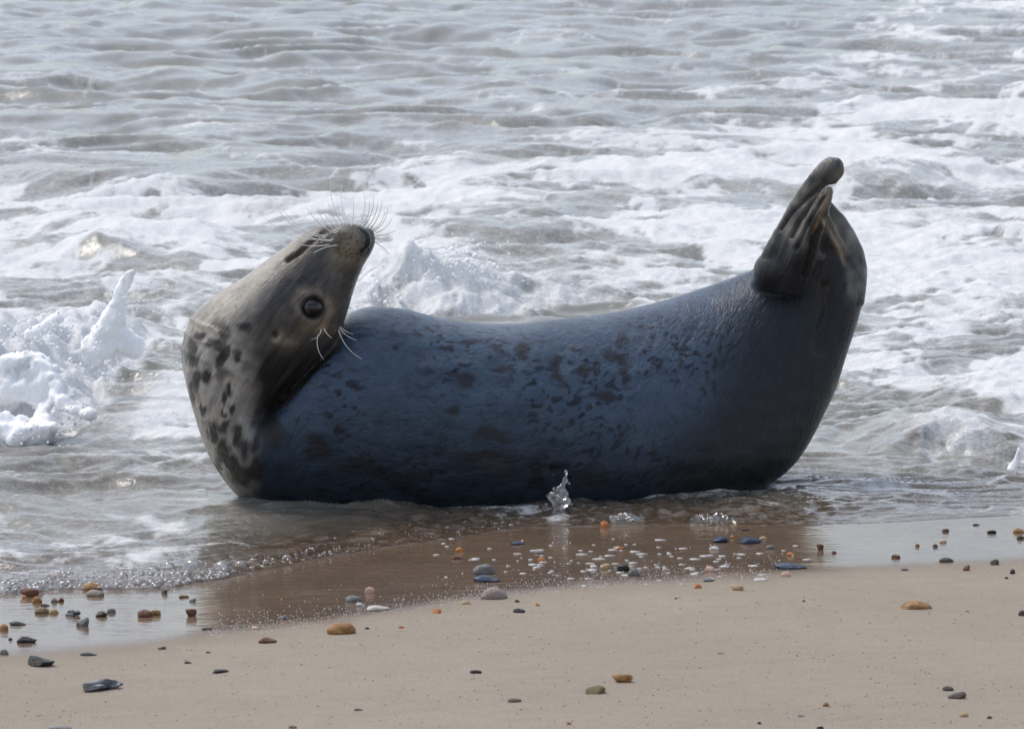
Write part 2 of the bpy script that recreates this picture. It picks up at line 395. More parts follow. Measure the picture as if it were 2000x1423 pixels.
# coat colours, laid out over the animal's own flank
def lerp(a, b, t): return a + (np.asarray(b) - a) * t[:, None]
n1 = pn3(V * 5, 1); n2 = pn3(V * 14, 2); n3 = pn3(V * 38, 3)
uu = U_ + 16 * n2 + 6 * n3; vv = W_ + 16 * pn3(V * 14, 5) + 6 * pn3(V * 38, 6)
a_b = np.interp(U_, [350, 640, 1100, 1400, 1700], [0.0, 0.02, 0.15, 0.5, 1.1])
hb = np.stack([(V[:, 0] * np.cos(a_b) + V[:, 2] * np.sin(a_b)) * .62, V[:, 1], (-V[:, 0] * np.sin(a_b) + V[:, 2] * np.cos(a_b)) * 1.15], 1)
hq = hb + 0.010 * np.stack([n3, n3, pn3(V * 38, 6)], 1)
col = np.tile(np.array([0.043, 0.069, 0.108]), (len(V), 1))
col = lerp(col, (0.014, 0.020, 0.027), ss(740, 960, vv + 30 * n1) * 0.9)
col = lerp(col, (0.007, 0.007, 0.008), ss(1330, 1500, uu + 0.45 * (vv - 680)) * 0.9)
fade = ss(470, 560, uu)
def spots(scale, lo, hi, seed, stretch=(1, 1, 1)):
    return ss(lo, hi, pn3(V * np.array(stretch) * scale + 0.25 * np.stack([n2, n3, n2], 1), seed))
clus = ss(-.35, .35, pn3(V * 6, 14))
sp = np.maximum(ss(.31, .43, pn3(hq * 46, 11)) * clus, ss(.30, .42, pn3(hq * 74, 12)) * (0.35 + .65 * clus)) * (0.75 + 0.5 * pn3(hq * np.array([.6, 1, 1.6]) * 120, 16)); sp = np.maximum(sp, ss(.22, .5, pn3(hq * 14, 13)) * .22)
col = lerp(col, (0.006, 0.006, 0.008), sp * ss(470, 620, uu) * (0.4 + 0.6 * ss(1580, 1350, uu)))
col = lerp(col, (0.075, 0.088, 0.115), 0.30 * ss(.1, .5, pn3(hq * 44, 15)) * ss(470, 620, uu) * ss(1500, 1250, uu) * ss(900, 700, vv))
for (u, v, a, b) in [(1022, 684, 14, 12), (1205, 706, 19, 10), (1218, 732, 9, 16), (1214, 664, 8, 20), (905, 746, 18, 14), (1085, 715, 12, 16), (1140, 725, 13, 14), (1075, 740, 12, 10),
                     (975, 715, 22, 8), (968, 678, 10, 5), (910, 664, 18, 6), (772, 682, 8, 7), (1130, 686, 7, 5), (940, 890, 60, 12), (960, 850, 40, 12), (800, 935, 40, 14), (980, 915, 34, 10),
                     (690, 905, 34, 18), (620, 870, 20, 22), (540, 855, 22, 20), (740, 930, 24, 12), (1160, 950, 24, 10), (880, 808, 14, 14), (1175, 770, 30, 8), (660, 690, 8, 10)]:
    col = lerp(col, (0.015, 0.015, 0.018), 0.92 * ss(1.6, 0.45, np.hypot((uu - u + 6 * n3) / a, (vv - v + 4 * n3) / b)))
# head and neck
pale = np.array([0.34, 0.31, 0.265])
edge = np.interp(W_, [430, 520, 560, 620, 680, 760, 840, 900, 960], [600, 520, 470, 435, 442, 460, 462, 455, 440])
dk = ss(edge + 40, edge + 120, uu)
hd = ss(760, 690, vv) * ss(700, 655, U_ + 0.35 * (W_ - 640)) 
head = np.array([0.105, 0.094, 0.080])
inhead = ((U_ < 745) & (V[:, 1] < 0.06) & (W_ < 812) & (U_ < np.interp(W_, [430, 470, 520, 560, 605, 648, 690, 722, 752, 790, 812], [760, 752, 722, 706, 690, 676, 654, 626, 594, 560, 520]))).astype(float)
mot = pn3(np.stack([hs_, V[:, 1] * 2, ht_ * 3], 1) * 16, 31); mot2 = pn3(np.stack([hs_, V[:, 1] * 2, ht_ * 3], 1) * 38, 32)
hc = np.tile(head, (len(V), 1))
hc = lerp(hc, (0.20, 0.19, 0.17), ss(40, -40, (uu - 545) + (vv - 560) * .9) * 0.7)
hc = lerp(hc, (0.040, 0.042, 0.060), 0.97 * np.exp(-(np.hypot((uu - 575 + .5 * (vv - 550)) / 70, (vv - 555) / 62)) ** 2) * ss(-.5, .2, mot))
hc = lerp(hc, (0.017, 0.016, 0.018), ss(650, 715, vv + 0.15 * (uu - 560)) * 0.93)
hc = lerp(hc, (0.055, 0.045, 0.038), 0.8 * ss(-.05, .35, mot) * ss(30, -60, uu - 600) * ss(540, 590, vv))
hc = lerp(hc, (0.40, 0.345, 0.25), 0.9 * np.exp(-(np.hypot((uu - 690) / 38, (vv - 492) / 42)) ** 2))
hc = lerp(hc, (0.075, 0.062, 0.044), 0.85 * np.exp(-((uu - (702 - (vv - 500) * 0.42)) / 22) ** 2) * ss(505, 545, vv) * ss(670, 630, vv))
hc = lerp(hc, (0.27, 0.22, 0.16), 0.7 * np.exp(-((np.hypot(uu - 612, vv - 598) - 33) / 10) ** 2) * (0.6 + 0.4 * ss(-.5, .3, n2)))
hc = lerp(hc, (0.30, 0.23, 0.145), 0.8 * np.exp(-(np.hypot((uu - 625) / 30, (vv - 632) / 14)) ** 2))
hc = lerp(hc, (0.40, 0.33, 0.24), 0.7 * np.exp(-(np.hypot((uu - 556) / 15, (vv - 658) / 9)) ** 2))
hc = lerp(hc, (0.05, 0.035, 0.028), 0.8 * np.exp(-(seg_dist([(600, 470), (570, 505), (548, 528)]) / 14) ** 2))
hc = 0.66 * hc * (1 + (0.5 * mot2 + .3 * mot) * ss(700, 660, U_))[:, None]
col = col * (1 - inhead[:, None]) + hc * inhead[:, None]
front_neck = ss(edge + 70, edge - 5, uu)
col = lerp(col, pale, front_neck)
col = lerp(col, (0.19, 0.175, 0.155), front_neck * 0.75 * ss(-.2, 0.4, mot))
brn = spots(26, .12, .42, 21, (1, 1, .55)) * ss(590, 660, vv) * ss(790, 700, vv)
col = lerp(col, (0.05, 0.042, 0.035), brn * ss(edge + 70, edge + 10, uu) * 0.85)
for (u, v, a, b) in [(388, 745, 9, 26), (407, 740, 9, 15), (376, 690, 14, 24), (440, 685, 11, 16), (463, 692, 7, 12), (432, 700, 10, 12), (420, 672, 12, 10), (439, 778, 5, 14), (450, 800, 6, 10), (434, 805, 4, 7),
                     (417, 842, 10, 22), (438, 832, 9, 15), (463, 850, 10, 24), (437, 880, 14, 24), (478, 880, 11, 18), (470, 925, 22, 22), (500, 870, 10, 18), (448, 760, 5, 10), (375, 770, 6, 20), (452, 905, 12, 16),
                     (520, 830, 26, 30), (500, 915, 20, 16), (396, 800, 5, 12), (480, 640, 14, 10), (395, 655, 14, 9), (425, 905, 7, 16)]:
    col = lerp(col, (0.018, 0.016, 0.016), (0.93 + 0.07 * mot2) * ss(1.5, 0.65, np.hypot((U_ + 7 * mot2 + 4 * n3 + 5 * n2 - u) / a, (W_ + 9 * n2 + 6 * n3 + 6 * mot - v) / b)))
col = lerp(col, (0.035, 0.020, 0.016), np.exp(-(seg_dist(MOUTH) / 8) ** 4) * front)
jaw = np.exp(-(seg_dist([(652, 436), (628, 446), (606, 462), (588, 478)]) / 7) ** 2)
col = lerp(col, (0.10, 0.09, 0.075), jaw * 0.8)
col = lerp(col, (0.012, 0.012, 0.013), np.maximum(np.exp(-(seg_dist(NOSTRIL) / 8) ** 2), ss(714, 726, U_ + 0.25 * (W_ - 465)) * ss(510, 492, W_) * 0.92))
col = lerp(col, (0.014, 0.013, 0.012), np.exp(-(np.hypot(U_ - 538, W_ - 655) / 6.5) ** 2) * front)
col = lerp(col, (0.010, 0.009, 0.009), ss(27, 20, de))
for i in range(34):                                      # whisker spots in rows on the muzzle pad
    a, b = i % 6, i // 6
    u, v = 652 + a * 11 + b * 3 + rng.normal() * 1.5, 456 + b * 9 + a * 1.5 + rng.normal() * 1.5
    if u < 714: col = lerp(col, (0.02, 0.018, 0.016), 0.9 * np.exp(-(np.hypot(U_ - u, W_ - v) / 2.3) ** 2))
# hind flippers
fl = np.maximum(ss(520, 440, vv) * ss(1440, 1500, U_), ss(1640, 1668, uu) * ss(640, 500, vv)) * (U_ > 1440)
col = lerp(col, (0.17, 0.16, 0.14), fl * np.clip(0.55 + 0.6 * n2 + 0.5 * n3, 0.1, 1))
col = lerp(col, (0.045, 0.047, 0.06), np.exp(-(np.hypot((U_ - 1638) / 9, (W_ - 322) / 12)) ** 2) * .9)
col = lerp(col, (0.020, 0.020, 0.022), ss(1470, 1486, U_ - (W_ - 540) * .2) * ss(590, 555, W_) * ss(460, 515, W_) * ss(1595, 1560, U_))
gap = np.interp(W_, [400, 440, 500, 560, 640], [1604, 1598, 1600, 1600, 1590])
col = lerp(col, (0.018, 0.015, 0.014), ss(34, 18, np.abs(U_ - gap - 4)) * ss(405, 440, W_) * ss(640, 560, W_))  # shade in the gap between the flippers, painted into the colour
col = lerp(col, (0.26, 0.165, 0.10), np.exp(-(seg_dist([(1602, 405), (1610, 425), (1622, 452), (1640, 492), (1650, 518)]) / 3.5) ** 2) * 0.7)
col = lerp(col, (0.30, 0.26, 0.19), np.exp(-(seg_dist([(1614, 432), (1630, 460), (1650, 494)]) / 8) ** 2) * 0.55)
col = lerp(col, (0.34, 0.19, 0.10), np.exp(-(seg_dist([(1646, 320), (1650, 338), (1642, 356), (1628, 364)]) / 3.5) ** 2) * 0.8)
col = lerp(col, (0.22, 0.14, 0.085), np.exp(-(seg_dist([(1621, 366), (1613, 392), (1600, 425), (1588, 455)]) / 3) ** 2) * 0.7)
for f_ in FOLDS[:3]: col = lerp(col, (0.02, 0.018, 0.016), np.exp(-(seg_dist(f_) / 2.6) ** 2) * front * 0.8)  # crease shade painted along the folds between the digits
col = lerp(col, (0.02, 0.018, 0.018), np.exp(-(seg_dist(TAILC) / 6) ** 2) * front * 0.8)  # tail groove darkened in the colour too, as crease shade
col = lerp(col, (0.20, 0.11, 0.055), np.exp(-(np.hypot((U_ - 1618) / 3, (W_ - 563) / 10)) ** 2) * 0.3)
col *= (1 + 0.12 * n3 + 0.10 * pn3(V * 90, 9))[:, None]
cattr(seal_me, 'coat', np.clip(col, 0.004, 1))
# lie of the hair: along the body, then up the neck
ctr = (par[:, :3] + par[:, 3:6]) / 2; arc = np.concatenate([[0], np.cumsum(np.linalg.norm(np.diff(ctr, axis=0), axis=1))])
a_b = np.interp(U_, [350, 640, 1100, 1400, 1700], [0.0, 0.02, 0.15, 0.5, 1.1])
a_h = np.interp(W_, [440, 640, 800, 950], [0.78, 0.9, 1.3, 1.4])
wh = np.maximum(inhead, ss(600, 430, U_)); a_ = a_b * (1 - wh) + a_h * wh
hs = V[:, 0] * np.cos(a_) + V[:, 2] * np.sin(a_); ht = -V[:, 0] * np.sin(a_) + V[:, 2] * np.cos(a_)
vattr(seal_me, 'hair', np.stack([hs, V[:, 1], ht], 1))
fattr(seal_me, 'bare', np.clip(np.maximum(fl, ss(640, 700, U_) * inhead * 0.6), 0, 1))

def coat_material():
    m = M('seal_coat'); hv = m.attr('hair', 'Vector'); c = m.attr('coat', 'Color')
    st = m.noise(60, 4, 0.6, hv, (0.45, 1.2, 1.6), 0.8); st2 = m.noise(200, 3, 0.6, hv, (0.5, 1.0, 1.5), 0.6)
    wr = m.noise(17, 4, 0.6, hv, (0.7, 1, 1.7), 1.0)
    c = m.mixc(m.mapr(st, 0.48, 0.72, 0, 0.55), c, m.mixc(1.0, c, (0.45, 0.45, 0.46), 'MULTIPLY'))
    c = m.mixc(m.mapr(st2, 0.48, 0.28, 0, 0.5), c, m.mixc(1.0, c, (1.7, 1.65, 1.6), 'MULTIPLY'))
    h = m.math('ADD', m.math('MULTIPLY', wr, 1.3), m.math('ADD', m.math('MULTIPLY', st, 0.8), m.math('MULTIPLY', st2, 0.35)))
    nb = m.bump(h, 0.55, 0.005)
    rg = m.math('SUBTRACT', m.ramp(m.noise(8, 4, 0.6), [(0.35, 0.26), (0.7, 0.42)]), m.math('MULTIPLY', m.attr('bare'), 0.10))
    return m.surf(m.pr(c, m.math('ADD', rg, m.math('MULTIPLY', m.math('SUBTRACT', st2, 0.5), 0.5)), Specular_IOR_Level=0.24, Normal=nb, Sheen_Weight=0.04, Sheen_Roughness=0.35))
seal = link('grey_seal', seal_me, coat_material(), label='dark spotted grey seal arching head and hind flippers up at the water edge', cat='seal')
seal_bvh = BVHTree.FromPolygons([Vector(v) for v in V], [p.vertices[:] for p in seal_me.polygons])
def on_seal(u, v):
    r = Vector(ray(u, v)).normalized(); h = seal_bvh.ray_cast(Vector(CAM), r)
    return (np.array(h[0]), np.array(h[1])) if h[0] is not None else (at_y(u, v, -.12), np.array([0, -1.0, 0]))

def dark_gloss(name, c, r):
    m = M(name); n_ = m.noise(60, 3)
    return m.surf(m.pr(m.ramp(n_, [(0.3, tuple(x * .7 for x in c)), (0.7, c)]), r, Specular_IOR_Level=0.5, Coat_Weight=0.0, Coat_Roughness=0.02))
EYE = dark_gloss('eye_dark', (0.008, 0.005, 0.004), 0.04)
p, n = on_seal(610, 601)
mean_n = np.array(n); 
for du, dv in ((-22, 0), (22, 0), (0, 20), (0, -20)): mean_n = mean_n + on_seal(610 + du, 601 + dv)[1]
mean_n /= np.linalg.norm(mean_n)
for side in (1, -1):
    c = p - mean_n * 0.0050
    if side < 0: c = np.array([c[0], -0.24 - c[1], c[2]])
    me = mesh_np('eye', ICO3[0] * np.array([0.0245, 0.0245, 0.0222]), ICO3[1]); e = link('eye', me, EYE, seal); e.location = c
    if side > 0:
        # eyelid: a soft rim round the eyeball
        t1 = np.cross(mean_n, [0, 0, 1.0]); t1 /= np.linalg.norm(t1); t2 = np.cross(mean_n, t1); Vv = []
        for i in range(40):
            q = 2 * math.pi * i / 40; rad = t1 * math.cos(q) + t2 * math.sin(q) * (0.86 if math.sin(q) > 0 else 0.9); cen = c + mean_n * 0.0085 + rad * 0.0232
            for k in range(8):
                z = 2 * math.pi * k / 8; Vv.append(cen + (rad * math.cos(z) + mean_n * math.sin(z)) * 0.0021)
        Vv = np.array(Vv); Ff = np.array([[i * 8 + k, ((i + 1) % 40) * 8 + k, ((i + 1) % 40) * 8 + (k + 1) % 8, i * 8 + (k + 1) % 8] for i in range(40) for k in range(8)])
        link('eyelid', mesh_np('eyelid', Vv, Ff), dark_gloss('eyelid_skin', (0.02, 0.017, 0.015), 0.4), seal)
# whiskers
m = M('whisker_hair'); WH = m.surf(m.pr(m.ramp(m.noise(30, 2), [(0.3, (0.75, 0.72, 0.66)), (0.7, (0.88, 0.87, 0.83))]), 0.35))
m = M('dark_whisker_hair'); WD = m.surf(m.pr(m.ramp(m.noise(30, 2), [(0.3, (0.10, 0.09, 0.075)), (0.7, (0.3, 0.27, 0.22))]), 0.35))
def whisker(u0, v0, u1, v1, bow, dy, r=0.0012, mat=WH):
    p0, n0 = on_seal(u0, v0); p0 = p0 - n0 * 0.004; p1 = at_y(u1, v1, p0[1] + dy)
    mid = (p0 + p1) / 2; dd = p1 - p0; side = np.array([-dd[2], 0, dd[0]]); mid = mid + side * bow * 1.7
    C = [p0 * (1 - t) ** 2 + 2 * mid * t * (1 - t) + p1 * t * t for t in np.linspace(0, 1, 12)]
    link('whisker', mesh_np('whisker', *tube(C, np.linspace(r, r * 0.35, 12), 5)), mat, seal)
for a in [(646, 477, 551, 463, .12, -.02), (634, 465, 516, 425, .14, -.03), (633, 462, 546, 414, .12, -.03), (641, 459, 556, 413, .16, -.02), (660, 480, 612, 494, -.08, -.05),
          (652, 465, 630, 462, .25, -.02), (660, 456, 598, 403, .12, -.02), (668, 449, 629, 408, .10, -.01), (664, 453, 618, 402, .14, -.02), (676, 445, 646, 351, .12, 0), (686, 442, 689, 382, -.06, 0),
          (680, 443, 668, 400, .08, 0), (690, 442, 668, 360, .14, .02), (699, 441, 715, 384, -.08, 0), (704, 441, 712, 370, -.06, .02), (650, 470, 560, 440, .10, -.04), (672, 448, 640, 392, .10, 0)]:
    whisker(*a)
for a in [(712, 442, 730, 384, -.10, 0), (724, 446, 746, 392, -.10, 0), (731, 452, 758, 403, -.14, 0), (733, 455, 765, 426, -.16, 0), (734, 460, 774, 449, -.10, 0), (733, 465, 756, 465, -.10, 0),
          (732, 472, 759, 496, .08, 0), (718, 444, 738, 396, -.1, .02), (708, 443, 722, 392, -.1, .02), (729, 450, 752, 412, -.12, .02)]:
    whisker(*a, 0.0009, WD)
for a in [(629, 638, 607, 663, .28, -.015), (630, 639, 632, 702, -.20, -.02), (633, 638, 648, 660, -.1, -.015), (663, 640, 707, 701, -.14, -.03), (664, 639, 697, 664, -.12, -.03), (665, 637, 690, 652, -.1, -.02)]:
    whisker(*a, 0.0012)

# ================================================================== WATER
COV = np.array([(100, 50, .08), (500, 50, .08), (900, 50, .12), (1500, 60, .18), (1900, 100, .5), (200, 250, .14), (600, 250, .16), (1000, 280, .30), (1400, 250, .5), (1800, 280, .75),
    (100, 380, .5), (500, 380, .3), (900, 400, .72), (1300, 400, .78), (1700, 450, .85), (1950, 400, .75), (100, 470, .7), (400, 450, .78), (800, 480, .85), (1200, 480, .5), (1400, 440, .8), (1900, 600, .8),
    (1750, 700, .62), (1900, 800, .4), (1700, 850, .32), (300, 850, .5), (100, 930, .32), (350, 950, .3), (250, 1020, .36), (100, 1080, .36), (400, 1060, .22), (1800, 950, .38), (1900, 1000, .3), (1650, 960, .25), (1300, 980, .14), (800, 1010, .10), (1500, 970, .2),
    (600, 1040, .05), (330, 650, .55), (1100, 580, .35), (1400, 550, .4), (1000, 180, .25), (1250, 150, .2), (200, 600, .75), (1000, 700, .3)], float)
BREAK = [dict(p=[(-500, 960, .12), (-150, 900, .16), (0, 872, .20), (110, 850, .19), (165, 800, .17), (215, 750, .14), (290, 695, .10), (370, 655, .04), (460, 640, 0)], front=.30, back=.55),
         dict(p=[(560, 650, 0), (660, 640, .08), (760, 632, .105), (860, 628, .15), (960, 622, .13), (1050, 612, .12), (1130, 600, .06), (1250, 590, .03), (1400, 560, 0)], front=.36, back=.7),
         dict(p=[(1560, 420, 0), (1660, 412, .09), (1760, 405, .11), (1880, 398, .09), (2000, 392, .05), (2150, 390, 0)], front=.4, back=.8),
         dict(p=[(1620, 905, 0), (1700, 900, .02), (1780, 896, .05), (1850, 890, .065), (1930, 892, .04), (2050, 900, .03), (2200, 900, 0)], front=.16, back=.35),
         dict(p=[(1750, 830, 0), (1850, 822, .03), (1950, 815, .045), (2100, 812, .04), (2300, 812, 0)], front=.2, back=.4),
         dict(p=[(60, 520, 0), (120, 515, .04), (180, 512, .055), (240, 520, .02), (300, 525, 0)], front=.3, back=.5),
         dict(p=[(-100, 980, 0.02), (60, 965, .018), (180, 955, .02), (300, 975, .014), (420, 985, 0)], front=.12, back=.3)]
ncol = 620
rw = [0.0]; 
while rw[-1] < 24: rw.append(rw[-1] + 0.0085 * ((rw[-1] + 9.2) / 9.0) ** 1.75)
rw = np.array(rw); rw = np.concatenate([rw, np.geomspace(24.3, 2500, 70)])
s_ = np.concatenate([-np.geomspace(1.01, 40, 40)[::-1], np.linspace(-1, 1, ncol), np.geomspace(1.01, 40, 40)])
dist0 = rw + 8.9
X = s_[None, :] * (dist0 * 0.128)[:, None]
Yb = ysh(X) - 0.012
keep = np.exp(-rw / 2.5)[:, None]
Y = rw[:, None] + Yb * keep + (1 - keep) * (-0.8)
SHP = X.shape; x = X.ravel(); y = Y.ravel(); sd = y - ysh(x)           # metres from the swash edge
off = ss(0.25, 3.0, sd); deep = ss(1.5, 9.0, sd); vis = ss(60, 30, y)
wx = x + 0.25 * pn(x * 1.1, y * 1.1, 51) + 0.06 * pn(x * 4, y * 4, 52); wy = y + 0.25 * pn(x * 1.1, y * 1.1, 53) + 0.06 * pn(x * 4, y * 4, 54)
lee = ss(-.78, -.5, x) * ss(.95, .62, x) * ss(.45, .2, y)
nearc = (1 - off) * ss(0.06, 0.55, sd) * (1 - lee)
def ridge(n_): return 1 - np.sqrt(n_ * n_ + 0.015)
h = 0.13 * deep * (ridge(pn(wx * 0.75, wy * 1.25, 61)) - .65) + 0.022 * deep * pn(wx * 1.5, wy * 2.3, 60)
h += 0.060 * (0.03 + 0.9 * off + 0.45 * nearc) * (ridge(pn(wx * 1.9, wy * 3.1, 62)) - .65)
h += 0.032 * (1 - .45 * deep) * (0.06 + 0.86 * off + 0.7 * nearc) * (ridge(pn(wx * 4.2, wy * 7, 63)) - .65)
h += 0.016 * (1 - .5 * deep) * (0.42 + 0.55 * off + 0.8 * nearc) * (ridge(pn(wx * 9.5, wy * 15, 64)) - .65)
h += 0.0024 * (0.6 + 0.4 * off) * pn(wx * 22, wy * 30, 65) * ss(14, 7, y)
h += lee * ss(.03, .2, sd) * (0.020 * (ridge(pn(wx * 5, wy * 9, 67)) - .65) + 0.015 * (ridge(pn(wx * 11, wy * 18, 68)) - .65))
h += 0.0009 * pn(wx * 48, wy * 60, 66) * ss(6, 3, y)
# foam cover
pu, pv = pix(np.stack([x, y, np.zeros_like(x)], -1)); pu = np.clip(pu, -300, 2300); pv = np.clip(pv, 0, 1200)
num = np.zeros_like(x); den = np.zeros_like(x)
for u, v, c in COV:
    wt = 1 / (((pu - u) / 1.6) ** 2 + (pv - v) ** 2 + 1200) ** 1.6; num += wt * c; den += wt
cov = num / den; cov = np.clip(cov * 1.12 + 0.06 * ss(330, 420, pv), 0, .95)
fx = x + 0.35 * fbm(x * 1.2, y * 1.2, 3, 71); fy = y + 0.35 * fbm(x * 1.2, y * 1.2, 3, 72)
fn = 0.5 * fbm(fx * 0.9, fy * 0.8, 5, 73) + 0.34 * fbm(fx * 3.5, fy * 3.0, 3, 74) + 0.2 * fbm(fx * 11, fy * 9, 3, 70)
fn = 0.5 + 0.5 * np.tanh(fn * 4.6)
lace = np.abs(pn(fx * 7, fy * 6, 75)) + 0.5 * np.abs(pn(fx * 16, fy * 13, 76))
foam = ss(-0.06, 0.46, fn - (1 - cov)) * (0.45 + 0.55 * ss(0.10, 0.42, lace + 0.55 * (fn - (1 - cov))))
# filaments of froth between the patches
fil = np.exp(-(pn(fx * 2.6, fy * 3.2, 77) / 0.05) ** 2) * ss(-0.35, 0.1, fn - (1 - cov)) * 0.55
foam = np.maximum(foam, fil * ss(0.3, .6, 0.5 + fbm(x * 3, y * 3, 2, 78)))
foam = np.maximum(foam, 0.22 * ss(0.12, 0.6, cov) * (0.6 + 0.8 * fbm(fx * 2, fy * 2, 3, 79)) + 0.10 * ss(.05, .2, cov))
lump = fbm(x * 7 , y * 7, 4, 81); lump2 = fbm(x * 16, y * 16, 3, 82)
turb = np.zeros_like(x); dyv = np.zeros_like(x)
for bi, b in enumerate(BREAK):
    pts = b['p']; wp = at_z([q[0] for q in pts], [q[1] for q in pts]); o = np.argsort(wp[:, 0]); wp = wp[o]; Hs = np.array([q[2] for q in pts])[o]
    yf = np.interp(x, wp[:, 0], wp[:, 1]); q = y - yf; H = np.interp(x, wp[:, 0], Hs, left=pts[0][2], right=0)
    reg = np.where((np.abs(q) < 3) & (x > wp[0, 0] - 1) & (x < wp[-1, 0] + 1))[0]; bd = np.full(len(reg), 1e9); bH = H[reg].copy()
    for (p0, p1, h0, h1) in zip(wp[:-1], wp[1:], Hs[:-1], Hs[1:]):
        e = p1[:2] - p0[:2]; t = np.clip(((x[reg] - p0[0]) * e[0] + (y[reg] - p0[1]) * e[1]) / (e @ e), 0, 1)
        d_ = np.hypot(x[reg] - p0[0] - t * e[0], y[reg] - p0[1] - t * e[1]); k_ = d_ < bd; bd[k_] = d_[k_]; bH[k_] = (h0 + (h1 - h0) * t)[k_]
    inside = (x[reg] > wp[0, 0]) & (x[reg] < wp[-1, 0])
    q[reg] = np.where(inside, np.sign(q[reg]) * bd, q[reg]); H[reg] = np.where(inside, bH, H[reg])
    if Hs[0] < .01: H = H * ss(0, .3, x - wp[0, 0])
    if Hs[-1] < .01: H = H * ss(0, .3, wp[-1, 0] - x)
    q = q + 0.07 * fbm(x * 3, y * 3, 3, 90 + bi)
    wf = b['front'] * (0.35 + 0.65 * H / (max(p_[2] for p_ in pts)))
    H = H * (1 + 0.4 * fbm(x * 3.0, y * 2.0, 2, 95 + bi))
    up = ss(0, 1, q / wf); pr_ = up * np.exp(-(np.maximum(q - wf, 0) / b['back']) ** 2)
    h += H * pr_
    fm = ss(-0.05, 0.04, q) * ss(wf + (.85 if bi == 0 else .30), wf - .02, q) * ss(0.01, 0.07, H)
    if bi in (2, 4, 6): fm = fm * ss(0.45, 0.75, q / wf) * (0.6 if bi != 6 else .25)
    if bi in (0, 1, 3): turb = np.maximum(turb, fm * np.clip(H / .15, 0, 1.2))
    foam = np.maximum(foam * (1 - 0.6 * ss(-0.45, -.05, q) * ss(0.02, -.05, q) * ss(.03, .1, H)), fm * ((0.95 if bi == 0 else 0.75) + 0.5 * lump))
    dyv -= 0.3 * H * ss(0.55, 1.0, q / wf) * ss(2.2, 1.0, q / wf)
h += turb * (0.065 * lump + 0.04 * lump2)
# the swash edge: a rounded bubbly lip, then the sheet dives under the sand
lip = np.exp(-((sd - 0.06) / 0.05) ** 2)
h += lip * (0.006 + 0.005 * pn(x * 20, y * 20, 83)) * ss(0.1, -0.7, x)
h = h * ss(0.0, 0.10, sd) * vis + (0.0025 + 0.0015 * pn(x * 30, y * 30, 84)) * ss(-0.02, 0.06, sd) * ss(0.5, 0.1, sd)
zs = sand_z(x, y)
base = np.where(sd < 0.15, np.maximum(zs, 0) * ss(0.15, 0.0, sd), 0.0)
z = base + h - 0.006 * ss(0.012, -0.012, sd)
yo = y + dyv
Vw = np.stack([x, yo, z], -1)
# froth line where the water meets the seal
near = np.where((np.abs(x) < 1.1) & (y > -0.6) & (y < 0.7))[0]
for i in near:
    hit = seal_bvh.find_nearest(Vector(Vw[i]), 0.05)
    if hit[0] is not None:
        dd = hit[3]; side = (Vector(Vw[i]) - hit[0]).dot(hit[1])
        Vw[i, 2] = Vw[i, 2] * 0.6 + 0.003 * math.exp(-(dd / 0.012) ** 2) + 0.022 * pn(np.array([x[i] * 5.5]), np.array([y[i] * 3]), 86)[0] * math.exp(-(dd / 0.03) ** 2)
        if side > -0.004: foam[i] = max(foam[i], 0.55 * math.exp(-(dd / 0.0055) ** 2) * (0.5 + 0.9 * max(0, pn(np.array([x[i] * 14]), np.array([y[i] * 14]), 85)[0] + .3)))
Vw[:, 2] += 0.012 * foam * (1 - turb) * off * (0.5 + lump + 0.8 * lump2) * vis
me = mesh_np('sea', Vw, grid_faces(*SHP))
fattr(me, 'foam', np.clip(foam, 0, 1)); fattr(me, 'murk', ss(0.0, 1.0, sd) * 0.62 + 0.38 * ss(0.8, 3.0, sd)); fattr(me, 'far', ss(3, 18, y))

